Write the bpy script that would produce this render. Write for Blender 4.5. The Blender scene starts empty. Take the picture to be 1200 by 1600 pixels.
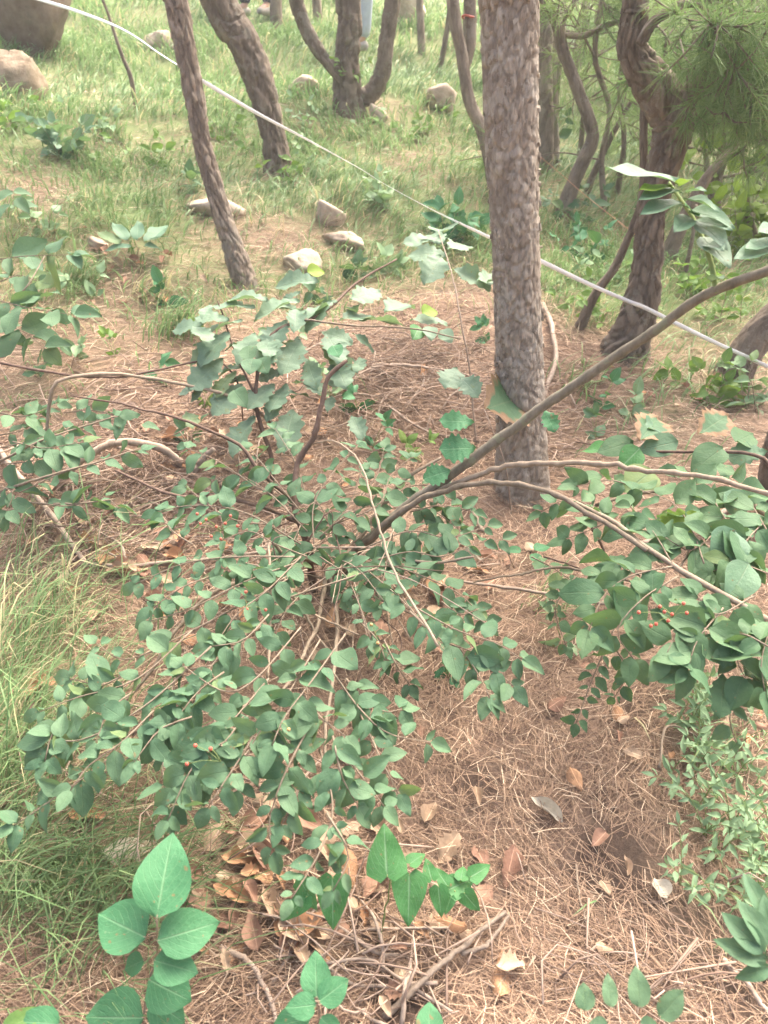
import bpy, math, random
import numpy as np
from mathutils import Vector, Matrix

# ------------------------------------------------------------------ camera, sky, sun, exposure
SC = bpy.context.scene
COL = SC.collection
CAMH, PITCH, F = 1.5, math.radians(28.0), 1200.0
cd = bpy.data.cameras.new('camera'); cam = bpy.data.objects.new('camera', cd); COL.objects.link(cam)
cam.location = (0, 0, CAMH); cam.rotation_euler = (math.pi/2 - PITCH, 0, 0)
cd.sensor_fit = 'VERTICAL'; cd.sensor_height = 36.0; cd.lens = 36.0*F/1600.0
cd.dof.use_dof = True; cd.dof.focus_distance = 2.0; cd.dof.aperture_fstop = 5.0
cd.clip_start = 0.05; cd.clip_end = 400.0
SC.camera = cam
SUN_EL, SUN_AZ = math.radians(58), math.radians(35)      # azimuth measured from +Y towards +X
w = bpy.data.worlds.new('World'); SC.world = w; w.use_nodes = True
nt = w.node_tree; bg = nt.nodes['Background']; sky = nt.nodes.new('ShaderNodeTexSky')
sky.sky_type = 'NISHITA'; sky.sun_disc = False; sky.sun_elevation = SUN_EL; sky.sun_rotation = SUN_AZ
sky.air_density = 0.6; sky.dust_density = 10.0; sky.ozone_density = 0.0
nt.links.new(sky.outputs[0], bg.inputs[0]); bg.inputs[1].default_value = 0.15
sl = bpy.data.lights.new('sun', 'SUN'); so = bpy.data.objects.new('sun', sl); COL.objects.link(so)
sl.energy = 1.5; sl.angle = math.radians(50); sl.color = (1.0, 0.93, 0.82)
sd = Vector((math.sin(SUN_AZ)*math.cos(SUN_EL), math.cos(SUN_AZ)*math.cos(SUN_EL), math.sin(SUN_EL)))
so.rotation_euler = sd.to_track_quat('Z', 'Y').to_euler(); so.location = (0, 0, 12)
SC.view_settings.view_transform = 'Standard'; SC.view_settings.look = 'None'
SC.view_settings.gamma = 1.0; SC.view_settings.use_curve_mapping = False
SC.view_settings.exposure = 2.42

rng = np.random.default_rng(7); random.seed(7)
U = rng.uniform

# ------------------------------------------------------------------ picture <-> place
CP, SP = math.cos(PITCH), math.sin(PITCH)
C0 = np.array([0, 0, CAMH]); FW = np.array([0, CP, -SP]); UPV = np.array([0, SP, CP]); RT = np.array([1., 0, 0])
def Hgt(x, y):
    x = np.asarray(x, float); y = np.asarray(y, float)
    s = (y-1.3)*1.6
    z = 0.285*np.where(s > 20, s, np.log1p(np.exp(np.minimum(s, 20))))/1.6
    over = np.maximum(y-45, 0); z = z - 0.285*over + 0.0*over
    xl = 12*np.tanh(x/12); z = z - 0.055*xl*np.clip((y+1)/4, 0, 1.6)
    near = np.clip((y-0.3)/2, 0.25, 1)
    z = z + near*(0.035*np.sin(2.1*x+1.3*y+.4)+0.03*np.sin(3.7*y-1.9*x+2)+0.06*np.sin(.9*x+.5)*np.sin(.8*y+1)+0.015*np.sin(6.1*x+2*y)*np.sin(5.3*y-1.1*x))
    z = z + 0.05*np.exp(-(((x-.12)/.45)**2+((y-3.0)/.35)**2))
    return z
def P(px, py, d):
    return C0 + d*(FW + (px-600)/F*RT + (800-py)/F*UPV)
def PH(px, py, h=0.0):
    r = FW + (px-600)/F*RT + (800-py)/F*UPV
    t = 0.6; st = 0.02
    while t < 60:
        q = C0+t*r
        if q[2]-Hgt(q[0], q[1]) <= h: break
        t += st; st = min(st*1.02, 0.2)
    lo, hi = max(t-st*1.1, 0.3), t
    for _ in range(20):
        m = (lo+hi)/2; q = C0+m*r
        if q[2]-Hgt(q[0], q[1]) <= h: hi = m
        else: lo = m
    return C0+hi*r
def proj(Q):
    Q = np.asarray(Q)-C0; d = Q@FW
    dd = np.where(np.abs(d) < 1e-3, 1e-3, d)
    return 600+F*(Q@RT)/dd, 800-F*(Q@UPV)/dd, d
def depth(p): return float((np.asarray(p)-C0)@FW)
def onground(p, dz=0.0): return np.array([p[0], p[1], float(Hgt(p[0], p[1]))+dz])

# ------------------------------------------------------------------ mesh helpers
def mesh_np(name, V, Fc, mats=(), col=None, uv=None, smooth=True, attrs=None):
    """V (n,3); Fc (m,k) array of equal-size faces or list of such arrays"""
    me = bpy.data.meshes.new(name); V = np.asarray(V, np.float32)
    Fs = [np.asarray(f, np.int32) for f in (Fc if isinstance(Fc, list) else [Fc])]
    Fs = [f for f in Fs if len(f)]
    idx = np.concatenate([f.ravel() for f in Fs]); tot = np.concatenate([np.full(len(f), f.shape[1], np.int32) for f in Fs])
    st = np.concatenate([[0], np.cumsum(tot)[:-1]]).astype(np.int32)
    me.vertices.add(len(V)); me.vertices.foreach_set('co', V.ravel())
    me.loops.add(len(idx)); me.loops.foreach_set('vertex_index', idx)
    me.polygons.add(len(tot)); me.polygons.foreach_set('loop_start', st)
    try: me.polygons.foreach_set('loop_total', tot)
    except Exception: pass
    if smooth: me.polygons.foreach_set('use_smooth', np.ones(len(tot), bool))
    if uv is not None:
        l = me.uv_layers.new(name='UVMap'); l.data.foreach_set('uv', np.asarray(uv, np.float32)[idx].ravel())
    if col is not None:
        a = me.attributes.new('Col', 'FLOAT_COLOR', 'POINT'); c = np.ones((len(V), 4), np.float32); c[:, :3] = col
        a.data.foreach_set('color', c.ravel())
    for k, v in (attrs or {}).items():
        a = me.attributes.new(k, 'FLOAT', 'POINT'); a.data.foreach_set('value', np.asarray(v, np.float32))
    for m in mats: me.materials.append(m)
    me.update(calc_edges=True); me.validate()
    return me
def nrm(v): v = np.asarray(v, float); return v/np.maximum(np.linalg.norm(v, axis=-1, keepdims=True), 1e-9)
def strips(Pc, Wd, col):
    n, k, _ = Pc.shape
    V = np.stack([Pc-Wd, Pc+Wd], 2).reshape(-1, 3)
    b = (np.arange(n)*k*2)[:, None]+(np.arange(k-1)*2)[None]
    Q = np.stack([b, b+1, b+3, b+2], -1).reshape(-1, 4)
    return V, Q, np.repeat(col, k*2, 0)
def tubes(Pc, R, s=4, caps=True):
    n, k, _ = Pc.shape
    T = np.gradient(Pc, axis=1); T = nrm(T)
    ref = np.where(np.abs(T[..., 2:3]) < .8, np.array([0, 0, 1.]), np.array([1., 0, 0]))
    ref = np.broadcast_to(ref[:, :1], T.shape)
    A = nrm(np.cross(T, ref)); B = np.cross(T, A)
    th = np.arange(s)*2*math.pi/s
    V = Pc[:, :, None]+R[:, :, None, None]*(np.cos(th)[:, None]*A[:, :, None]+np.sin(th)[:, None]*B[:, :, None])
    base = (np.arange(n)*k*s)[:, None, None]+(np.arange(k-1)*s)[None, :, None]
    j = np.arange(s); j2 = (j+1) % s
    Q = np.stack([base+j, base+j2, base+j2+s, base+j+s], -1).reshape(-1, 4)
    Fs = [Q]
    if caps:
        c0 = (np.arange(n)*k*s)[:, None]
        Fs += [c0+j[::-1][None], c0+(k-1)*s+j[None]]
    return V.reshape(-1, 3), Fs
def cat(pt, v):
    """Catmull-Rom resample of points to spacing v (number of samples)"""
    p = np.asarray(pt, float)
    if len(p) == 2: t = np.linspace(0, 1, v)[:, None]; return p[0]*(1-t)+p[1]*t
    q = np.vstack([2*p[0]-p[1], p, 2*p[-1]-p[-2]])
    ln = np.concatenate([[0], np.cumsum(np.linalg.norm(np.diff(p[:, :3], axis=0), axis=1))]); ln /= ln[-1]
    out = []
    for s in np.linspace(0, 1, v):
        i = min(int(np.searchsorted(ln, s, 'right'))-1, len(p)-2); t = (s-ln[i])/max(ln[i+1]-ln[i], 1e-9)
        a, b, c, d = q[i], q[i+1], q[i+2], q[i+3]
        out.append(.5*((2*b)+(c-a)*t+(2*a-5*b+4*c-d)*t*t+(3*b-a-3*c+d)*t**3))
    return np.array(out)

# ------------------------------------------------------------------ objects
def tag(o, label=None, cat_=None, group=None, kind=None):
    if label: o['label'] = label
    if cat_: o['category'] = cat_
    if group: o['group'] = group
    if kind: o['kind'] = kind
    return o
def obj(name, me, parent=None, M=None):
    o = bpy.data.objects.new(name, me); COL.objects.link(o)
    M = M or Matrix.Identity(4)
    if parent is not None:
        o.parent = parent
        if parent.parent is None: M = Matrix.Translation(-Vector(parent['_b'])) @ M
    o.matrix_basis = M
    return o
ROOTS = []
def thing(name, base, label, cat_, group=None):
    o = bpy.data.objects.new(name, None); COL.objects.link(o); o.empty_display_size = .05
    o.location = [float(v) for v in base]; o['_b'] = [float(v) for v in base]; ROOTS.append(o)
    return tag(o, label, cat_, group)
def basis(p, ax, nr, L, W):
    ax = nrm(ax); x = nrm(np.cross(ax, nr)); z = np.cross(x, ax)
    return Matrix(((x[0]*W, ax[0]*L, z[0]*L, p[0]), (x[1]*W, ax[1]*L, z[1]*L, p[1]), (x[2]*W, ax[2]*L, z[2]*L, p[2]), (0, 0, 0, 1)))

# ------------------------------------------------------------------ materials
class NT:
    def __init__(s, name):
        s.m = bpy.data.materials.new(name); s.m.use_nodes = True; s.t = s.m.node_tree; s.t.nodes.clear()
        s.out = s.n('ShaderNodeOutputMaterial')
    def n(s, ty, **kw):
        k = s.t.nodes.new(ty)
        for a, b in kw.items():
            if hasattr(k, a): setattr(k, a, b)
        return k
    def l(s, a, b): s.t.links.new(a, b)
    def noise(s, vec, sc, det=3, rough=.55):
        k = s.n('ShaderNodeTexNoise'); k.inputs['Scale'].default_value = sc; k.inputs['Detail'].default_value = det; k.inputs['Roughness'].default_value = rough
        if vec is not None: s.l(vec, k.inputs['Vector'])
        return k.outputs['Fac']
    def ramp(s, fac, stops):
        k = s.n('ShaderNodeValToRGB'); e = k.color_ramp.elements
        while len(e) < len(stops): e.new(.5)
        for i, (p, c) in enumerate(stops): e[i].position = p; e[i].color = (*c, 1)
        s.l(fac, k.inputs[0]); return k.outputs[0]
    def mix(s, fac, a, b, ty='MIX'):
        k = s.n('ShaderNodeMix'); k.data_type = 'RGBA'; k.blend_type = ty
        for i, v in ((0, fac), (6, a), (7, b)):
            if isinstance(v, (int, float)): k.inputs[i].default_value = v
            elif isinstance(v, tuple): k.inputs[i].default_value = (*v, 1)
            else: s.l(v, k.inputs[i])
        return k.outputs[2]
    def math(s, op, a, b=0., c=None):
        k = s.n('ShaderNodeMath'); k.operation = op
        for i, v in ((0, a), (1, b), (2, c)):
            if v is None: continue
            if isinstance(v, (int, float)): k.inputs[i].default_value = v
            else: s.l(v, k.inputs[i])
        return k.outputs[0]
    def bump(s, h, st, dist=.01):
        k = s.n('ShaderNodeBump'); k.inputs['Strength'].default_value = st; k.inputs['Distance'].default_value = dist
        s.l(h, k.inputs['Height']); return k.outputs[0]
    def bsdf(s, col, rough=.7, nor=None, spec=.4, transl=0., tcol=None):
        k = s.n('ShaderNodeBsdfPrincipled')
        if isinstance(col, tuple): k.inputs['Base Color'].default_value = (*col, 1)
        else: s.l(col, k.inputs['Base Color'])
        if isinstance(rough, (int, float)): k.inputs['Roughness'].default_value = rough
        else: s.l(rough, k.inputs['Roughness'])
        k.inputs['Specular IOR Level'].default_value = spec
        if nor is not None: s.l(nor, k.inputs['Normal'])
        o = k.outputs[0]
        if transl > 0:
            t = s.n('ShaderNodeBsdfTranslucent')
            c = tcol if tcol is not None else col
            if isinstance(c, tuple): t.inputs[0].default_value = (*c, 1)
            else: s.l(c, t.inputs[0])
            mx = s.n('ShaderNodeMixShader'); mx.inputs[0].default_value = transl
            s.l(o, mx.inputs[1]); s.l(t.outputs[0], mx.inputs[2]); o = mx.outputs[0]
        s.l(o, s.out.inputs[0]); return s.m
def coords(t): return t.n('ShaderNodeTexCoord')
def geo_pos(t): return t.n('ShaderNodeNewGeometry').outputs['Position']
def attr(t, name):
    k = t.n('ShaderNodeAttribute'); k.attribute_name = name; return k

def leaf_material(name, c1, c2, vein, rough=.58, spec=.2, transl=.3, spots=.25, sidev=.2, yel=.55, edge=None, blotch=None, veinw=.03, **_):
    t = NT(name); uv = coords(t).outputs['UV']
    sp = t.n('ShaderNodeSeparateXYZ'); t.l(uv, sp.inputs[0]); u, v = sp.outputs[0], sp.outputs[1]
    oi = t.n('ShaderNodeObjectInfo').outputs['Random']; va = attr(t, 'var').outputs['Fac']
    r = t.math('FRACT', t.math('ADD', oi, va))
    col = t.mix(r, c1, c2)
    col = t.mix(t.math('MULTIPLY', t.math('GREATER_THAN', t.math('FRACT', t.math('MULTIPLY', r, 7.31)), .965), yel), col, (.19, .23, .06))
    pos = geo_pos(t)
    col = t.mix(t.math('MULTIPLY', t.noise(pos, 55, 4), .55), col, tuple(x*1.35 for x in c2))
    au = t.math('ABSOLUTE', t.math('SUBTRACT', u, .5))
    mid = t.math('SUBTRACT', 1., t.math('SMOOTH_MIN', 1., t.math('DIVIDE', au, veinw), .2))
    mid = t.math('MAXIMUM', mid, 0.)
    side = t.math('SINE', t.math('MULTIPLY', t.math('SUBTRACT', t.math('ADD', v, t.math('MULTIPLY', t.noise(uv, 4, 2), .12)), t.math('MULTIPLY', t.math('POWER', au, 1.3), 1.3)), 40.))
    side = t.math('POWER', t.math('MAXIMUM', side, 0.), 14.)
    vn = t.math('MAXIMUM', t.math('MULTIPLY', mid, .9), t.math('MULTIPLY', side, sidev))
    col = t.mix(vn, col, vein)
    if spots:
        s = t.noise(pos, 240, 2); s = t.math('MULTIPLY', t.math('GREATER_THAN', s, .71), spots)
        col = t.mix(s, col, (.35, .38, .25))
    hole = t.math('GREATER_THAN', t.noise(pos, 85, 1), .735); col = t.mix(t.math('MULTIPLY', hole, .75), col, (.20, .14, .07))
    if blotch:
        b = t.math('GREATER_THAN', t.noise(pos, 38, 4), .66); col = t.mix(t.math('MULTIPLY', b, .7), col, blotch)
    if edge:
        e = t.math('ADD', au, t.math('MULTIPLY', t.math('ABSOLUTE', t.math('SUBTRACT', v, .5)), .62))
        er = t.ramp(t.math('ADD', e, t.math('MULTIPLY', t.noise(pos, 45, 4), .3)), [(.5, (0, 0, 0)), (.6, (1, 1, 1))])
        col = t.mix(er, col, t.mix(t.noise(pos, 90, 3), edge, tuple(x*.5 for x in edge)))
    n = t.bump(t.math('SUBTRACT', t.noise(pos, 120, 2), t.math('MULTIPLY', vn, .8)), .35, .004)
    tc = t.mix(.5, col, (.16, .26, .03))
    return t.bsdf(col, rough, n, spec, transl, tc)
M = {}
M['shrub'] = leaf_material('shrub_leaf', (.050, .118, .066), (.105, .180, .098), (.10, .17, .09), rough=.58)
M['shrub2'] = leaf_material('right_shrub_leaf', (.046, .112, .058), (.098, .172, .084), (.10, .17, .09), rough=.58)
M['oak'] = leaf_material('oak_leaf_sheen', (.110, .180, .122), (.165, .245, .165), (.2, .28, .19), rough=.5, spots=.5, blotch=(.17, .21, .11))  # greens lightened to carry the sky sheen in the colour
M['oakbrown'] = leaf_material('oak_leaf_browned', (.07, .14, .08), (.09, .17, .09), (.14, .21, .12), edge=(.40, .25, .15))
M['heart'] = leaf_material('seedling_leaf', (.040, .140, .062), (.060, .175, .080), (.14, .26, .14), rough=.55, spots=.3, transl=.25, sidev=.38, yel=0.)
M['vine'] = leaf_material('vine_leaf', (.040, .150, .045), (.060, .180, .060), (.17, .29, .16), rough=.45, spots=.3, veinw=.045, sidev=.3, yel=0.)
M['pale'] = leaf_material('pale_leaf', (.085, .165, .105), (.12, .21, .125), (.17, .25, .15), rough=.48, spots=.2)
M['yellow'] = leaf_material('yellow_green_leaf', (.13, .22, .03), (.20, .29, .05), (.26, .34, .1), spots=.1, transl=.35)
M['herb'] = leaf_material('herb_leaf', (.14, .23, .12), (.22, .33, .18), (.28, .38, .24), rough=.55, spots=0, transl=.3)
M['bg'] = leaf_material('background_leaf', (.07, .15, .05), (.15, .25, .06), (.2, .3, .1), rough=.5, spots=0, transl=.4)
def dead_material(name, c1, c2):
    t = NT(name); pos = geo_pos(t); oi = t.n('ShaderNodeObjectInfo').outputs['Random']; va = attr(t, 'var').outputs['Fac']
    r = t.math('FRACT', t.math('ADD', oi, va)); col = t.mix(r, c1, c2)
    col = t.mix(t.math('MULTIPLY', t.noise(pos, 60, 5), .8), col, tuple(x*.55 for x in c1))
    uv = coords(t).outputs['UV']; sp = t.n('ShaderNodeSeparateXYZ'); t.l(uv, sp.inputs[0])
    au = t.math('ABSOLUTE', t.math('SUBTRACT', sp.outputs[0], .5))
    col = t.mix(t.math('MULTIPLY', t.math('LESS_THAN', au, .03), .5), col, tuple(min(1, x*1.4) for x in c2))
    return t.bsdf(col, .8, t.bump(t.noise(pos, 150, 3), .4, .004), .2, .12)
M['dead_tan'] = dead_material('dead_leaf_tan', (.40, .28, .18), (.56, .42, .29))
M['dead_orange'] = dead_material('dead_leaf_orange', (.40, .22, .12), (.52, .31, .17))
M['dead_brown'] = dead_material('dead_leaf_brown', (.30, .17, .115), (.42, .26, .175))
M['dead_pale'] = dead_material('dead_leaf_pale', (.45, .40, .31), (.60, .54, .42))
def col_material(name, rough=.75, transl=0., spec=.3, nscale=0):
    t = NT(name); c = attr(t, 'Col').outputs['Color']
    if nscale: c = t.mix(t.math('MULTIPLY', t.noise(geo_pos(t), nscale, 3), .5), c, (.09, .06, .04))
    return t.bsdf(c, rough, None, spec, transl)
M['needle'] = col_material('dry_pine_needle', .7, .0, .3)
M['grass'] = col_material('grass_blade', .5, .3, .35)
M['pine'] = col_material('pine_needle', .6, .35, .2)
M['twig'] = col_material('dry_twig', .8, 0, .2, 90)
def wood(name, c1, c2, sc=60, stretch=.25, moss=None):
    t = NT(name); pos = geo_pos(t); mp = t.n('ShaderNodeMapping'); mp.inputs['Scale'].default_value = (1, 1, stretch); t.l(pos, mp.inputs[0])
    n = t.noise(mp.outputs[0], sc, 5, .65); col = t.ramp(n, [(.3, c1), (.7, c2)])
    big = t.noise(pos, 7, 3); col = t.mix(t.math('MULTIPLY', big, .5), col, tuple(x*.7 for x in c2))
    if moss: col = t.mix(t.math('MULTIPLY', t.math('GREATER_THAN', t.noise(pos, 25, 3), .62), .6), col, moss)
    return t.bsdf(col, .8, t.bump(n, .5, .006), .25)
M['stem'] = wood('shrub_stem_bark', (.13, .10, .065), (.27, .215, .155), 80, .5)
M['stemgrn'] = wood('sapling_stem_bark', (.11, .098, .07), (.24, .205, .15), 70, .5, (.2, .21, .13))
M['stempale'] = wood('pale_branch_bark', (.21, .16, .11), (.36, .285, .205), 80, .5)
M['stick'] = wood('dry_stick_bark', (.23, .17, .125), (.40, .32, .25), 80, .5)
M['stickmid'] = wood('grey_brown_stick_bark', (.13, .10, .075), (.26, .205, .155), 80, .5)
M['stickdark'] = wood('dark_twig_bark', (.09, .055, .04), (.17, .115, .085), 80, .5)
M['green_stalk'] = wood('green_stalk', (.16, .22, .07), (.24, .30, .11), 60, .5)
def bark(name, c1, c2, lich):
    t = NT(name); pos = geo_pos(t); a = attr(t, 'cell').outputs['Fac']
    mv = t.n('ShaderNodeMapping'); mv.inputs['Scale'].default_value = (1, 1, .3); t.l(pos, mv.inputs[0]); n = t.noise(mv.outputs[0], 60, 6, .75); col = t.ramp(t.math('ADD', t.math('MULTIPLY', n, .7), t.math('MULTIPLY', a, .36)), [(.28, c1), (.72, c2)])
    l = t.noise(pos, 9, 5, .7); col = t.mix(t.math('MULTIPLY', t.math('GREATER_THAN', l, .57), .45), col, lich)
    mp = t.n('ShaderNodeMapping'); mp.inputs['Scale'].default_value = (1, 1, .35); t.l(pos, mp.inputs[0])
    return t.bsdf(col, .85, t.bump(t.noise(mp.outputs[0], 110, 5, .75), .9, .012), .2)
M['bark'] = bark('pine_bark', (.22, .178, .137), (.45, .39, .315), (.48, .44, .375))
M['barkd'] = bark('pine_bark_dark', (.105, .082, .060), (.245, .198, .150), (.27, .25, .20))
M['barkm'] = bark('pine_bark_mid', (.15, .117, .088), (.33, .27, .21), (.34, .31, .255))
def rockmat(name='pale_rock', f=1.):
    t = NT(name); pos = geo_pos(t); n = t.noise(pos, 14, 6, .65)
    oi = t.n('ShaderNodeObjectInfo').outputs['Random']
    col = t.mix(oi, t.ramp(n, [(.3, (.30, .24, .17)), (.65, (.52, .45, .35))]), t.ramp(n, [(.3, (.26, .19, .14)), (.65, (.45, .35, .27))]))
    col = t.mix(t.math('MULTIPLY', t.math('GREATER_THAN', t.noise(pos, 22, 4), .6), .4), col, (.25, .26, .18))
    if f != 1: col = t.mix(1., col, (f, f*.93, f*.84), 'MULTIPLY')
    return t.bsdf(col, .9, t.bump(n, .6, .02), .2)
M['rock'] = rockmat(); M['rockd'] = rockmat('brown_rock', .36); M['rockm'] = rockmat('pinkish_rock', .52)
def simple(name, c, rough=.6, sc=40, var=.25, spec=.4, transl=0):
    t = NT(name); n = t.noise(geo_pos(t), sc, 4); col = t.mix(n, tuple(x*(1-var) for x in c), tuple(min(1, x*(1+var)) for x in c))
    return t.bsdf(col, rough, t.bump(n, .2, .005), spec, transl)
M['tape'] = simple('white_plastic_tape', (.86, .86, .85), .6, 30, .06, .5, .2)
M['cord'] = simple('orange_cord', (.42, .22, .13), .8)
M['berry'] = simple('red_berry', (.46, .10, .06), .4, 60, .15, .5)
M['berryg'] = simple('unripe_berry', (.50, .30, .12), .3, 60, .15, .5)
M['skin'] = simple('skin', (.50, .31, .22), .5, 60, .08)
M['hair'] = simple('dark_hair', (.02, .016, .013), .5)
M['jeans'] = simple('washed_blue_jeans', (.40, .45, .50), .9, 30, .2)
M['bluejacket'] = simple('blue_jacket', (.04, .20, .50), .7, 30, .15)
M['darkcloth'] = simple('dark_navy_cloth', (.03, .04, .055), .9, 30, .2)
M['greycloth'] = simple('grey_blue_cloth', (.13, .17, .20), .9, 30, .2)
M['shoe'] = simple('grey_shoe', (.34, .31, .27), .8, 30, .2)

# ------------------------------------------------------------------ ground masks (laid out on the slope)
BL = [(20,1000,130,110,.75),(10,1180,110,150,.95),(110,1370,190,85,.95),(255,470,45,50,.5),(110,430,60,40,.6),(640,395,90,45,.8),
      (1140,1240,90,200,.3),(895,420,50,90,.5),(1090,590,130,45,.55),(560,640,40,30,.15),(1000,640,120,30,.25),(930,260,100,90,.6),
      (60,290,70,50,-.6),(430,375,110,36,-.9),(215,445,130,55,-.75),(335,325,60,25,-.7),(650,262,70,30,-.55),(900,570,110,45,-.8),(20,350,70,40,-.35),(120,500,160,60,.35),(330,480,90,60,.25),(560,470,120,50,.25),(60,620,100,50,.3),(1000,700,150,40,.2),(700,480,120,60,-.7),(590,160,60,22,-.4)]
def gmask(px, py):
    edge = 490+30*np.clip((px-820)/150, 0, 1)*2.0
    g = np.clip((edge-py)/110+.25, 0, 1.0)
    for cx, cy, rx, ry, ww in BL: g = g+ww*np.exp(-((px-cx)/rx)**2-((py-cy)/ry)**2)
    return np.clip(g, 0, 1)
def wn(x, y, s, o=0.):
    return .5+.25*(np.sin(s*x+1.7*s*.6*y+o)+np.sin(1.3*s*y-.8*s*x+2.1+o*1.7)) 
BARE = [(PH(970, 1345), .13), (PH(745, 1225), .07), (PH(1180, 1565), .16), (PH(640, 545), .05), (PH(420, 620), .08), (PH(1140, 1190), .07), (PH(640, 1560), .10), (PH(860, 830), .05)]
def bare(x, y):
    g = 0*x
    for p, r in BARE: g = g+np.exp(-((x-p[0])**2+((y-p[1]))**2)/r**2)
    return np.clip(g*(.6+.8*wn(x, y, 17.)), 0, 1)
def grassy(x, y):
    z = Hgt(x, y); px, py, d = proj(np.stack([x, y, z], -1)); g = gmask(px, py)
    g = np.where(d < .3, .15, g)
    return np.clip(g*(.65+.7*wn(x, y, 2.7)*wn(x, y, 6.3, 1.)), 0, 1)

# ------------------------------------------------------------------ ground
def ground():
    nx, ny = 330, 380
    a = np.linspace(-1, 1, nx); xs = 70*(0.022*a*1.0+0.978*np.sign(a)*np.abs(a)**3.6)
    b = np.linspace(0, 1, ny); ys = -6+5.5*np.clip(b/.06, 0, 1)+ (np.maximum(b-.06, 0)/.94*2.2+ (np.maximum(b-.06, 0)/.94)**3.4*95)
    X, Y = np.meshgrid(xs, ys); Z = Hgt(X, Y)
    near = np.exp(-np.maximum(Y-5, 0)/3)
    r = rng.normal(0, 1, X.shape)*.004*near
    Z = Z+r-.004
    g = grassy(X, Y)
    i = np.arange(nx*ny).reshape(ny, nx)
    Q = np.stack([i[:-1, :-1], i[:-1, 1:], i[1:, 1:], i[1:, :-1]], -1).reshape(-1, 4)
    t = NT('forest_floor'); pos = geo_pos(t); ga = attr(t, 'grass').outputs['Fac']
    n1 = t.noise(pos, 38, 6, .7); n2 = t.noise(pos, 3.2, 4, .6)
    lit = t.ramp(n1, [(.25, (.11, .076, .056)), (.5, (.25, .170, .122)), (.75, (.38, .28, .205))])
    lit = t.mix(t.math('MULTIPLY', t.math('GREATER_THAN', n2, .6), .55), lit, (.10, .07, .052))
    gr = t.ramp(t.noise(pos, 12, 6, .7), [(.3, (.125, .16, .065)), (.55, (.19, .26, .105)), (.8, (.34, .33, .18))])
    lit = t.mix(t.math('MULTIPLY', attr(t, 'bare').outputs['Fac'], .85), lit, (.075, .052, .04))
    col = t.mix(ga, lit, gr)
    m = t.bsdf(col, .95, t.bump(t.noise(pos, 120, 6, .75), .9, .015), .15)
    me = mesh_np('ground', np.stack([X, Y, Z], -1).reshape(-1, 3), Q, [m], attrs={'grass': g.ravel(), 'bare': bare(X, Y).ravel()})
    tag(obj('ground', me), 'sloping forest floor of brown pine needle litter and grass', None, None, 'structure')
ground()

# ------------------------------------------------------------------ leaves (templates, length 1 along +Y, width 1 along X)
def leaf_template(name, hw, rows=6, half=2, fold=.12, droop=.15, curl=.0, wave=0., mat=None, lobes=None, cord=0., seed=0, side=0., twist=0.):
    r = np.random.default_rng(seed); V = []; UVs = []
    cs = np.linspace(-1, 1, 2*half+1)
    for i in range(rows+1):
        v = i/rows; h = max(hw(v), 0.004)
        for c in cs:
            ww = h
            if lobes: ww = h*(1+lobes[1]*math.sin(lobes[0]*2*math.pi*v+(0.6 if c > 0 else 0)))
            x = c*ww; y = v
            if cord and v < .3: y = v-cord*abs(c)*(1-v/.3)
            if lobes: y += abs(c)*.04
            z = fold*abs(x)*(1 if curl >= 0 else 1)-droop*v*v+curl*(x*2)**2+wave*math.sin(9*v+2*c)*abs(c)+r.normal(0, .006)
            x += side*v*v; z += twist*x*v
            V.append((x, y, z)); UVs.append((.5+.5*c, v))
    n = 2*half+1; Q = []
    for i in range(rows):
        for j in range(n-1): a = i*n+j; Q.append((a, a+1, a+n+1, a+n))
    V = np.array(V); UVs = np.array(UVs)
    return dict(V=V, Q=np.array(Q), UV=UVs, name=name, mesh={}, mat=mat)
def ovate(v, p=.85):
    a, b = .60, .62+.42*p
    m = a/(a+b); return .5*(max(v, 0)**a*max(1-v, 0)**b)/(m**a*(1-m)**b)
def oakw(v): return .5*max(math.sin(math.pi*v**1.15), 0)**.7
def lancew(v): return .5*max(math.sin(math.pi*v**.8), 0)**1.1
def heartw(v): return .5*(min(1, (v+.02)/.14)**.6)*(1-v**1.7)**.9 if v < 1 else 0
TPL = {
 'ovate': [leaf_template('leaf', lambda v: ovate(v, .85), 7, 2, f, d, 0, wv, seed=s, side=sd_, twist=tw) for s, (f, d, wv, sd_, tw) in enumerate([(.10, .1, .02, .05, .3), (.35, .2, .03, -.06, -.3), (.05, .32, .04, .1, .5), (.16, .0, .05, -.1, -.6), (.45, .12, .03, .0, .2), (-.1, .22, .05, .08, -.4), (.2, .4, .04, -.04, .7), (.0, .15, .07, .12, 0.)])],
 'oak': [leaf_template('leaf', oakw, 22, 2, f, d, 0, .045, lobes=(n, .17), seed=s) for s, (f, d, n) in enumerate([(.1, .2, 5.5), (.2, .32, 4.5), (.05, .12, 5)])],
 'heart': [leaf_template('leaf', heartw, 9, 2, f, d, 0, .03, cord=.1, seed=s) for s, (f, d) in enumerate([(.12, .12), (.2, .25), (.06, .05)])],
 'broad': [leaf_template('leaf', lambda v: ovate(v, .78), 9, 2, f, d, 0, .03, seed=s) for s, (f, d) in enumerate([(.14, .12), (.22, .22), (.06, .06)])],
 'lance': [leaf_template('leaf', lancew, 5, 1, f, d, 0, .03, seed=s) for s, (f, d) in enumerate([(.2, .2), (.3, .35), (.1, .1)])],
 'dead': [leaf_template('dead_leaf', lambda v: ovate(v, .9), 8, 2, f, d, c, .07, seed=s) for s, (f, d, c) in enumerate([(.08, -.06, .2), (.2, .12, -.25), (.0, -.1, .35), (-.15, .1, .15)])],
 'deadoak': [leaf_template('dead_leaf', oakw, 14, 2, f, d, c, .08, lobes=(4.5, .24), seed=s) for s, (f, d, c) in enumerate([(.08, -.08, .2), (.2, .1, -.2), (-.1, .08, .35)])],
}
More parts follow.
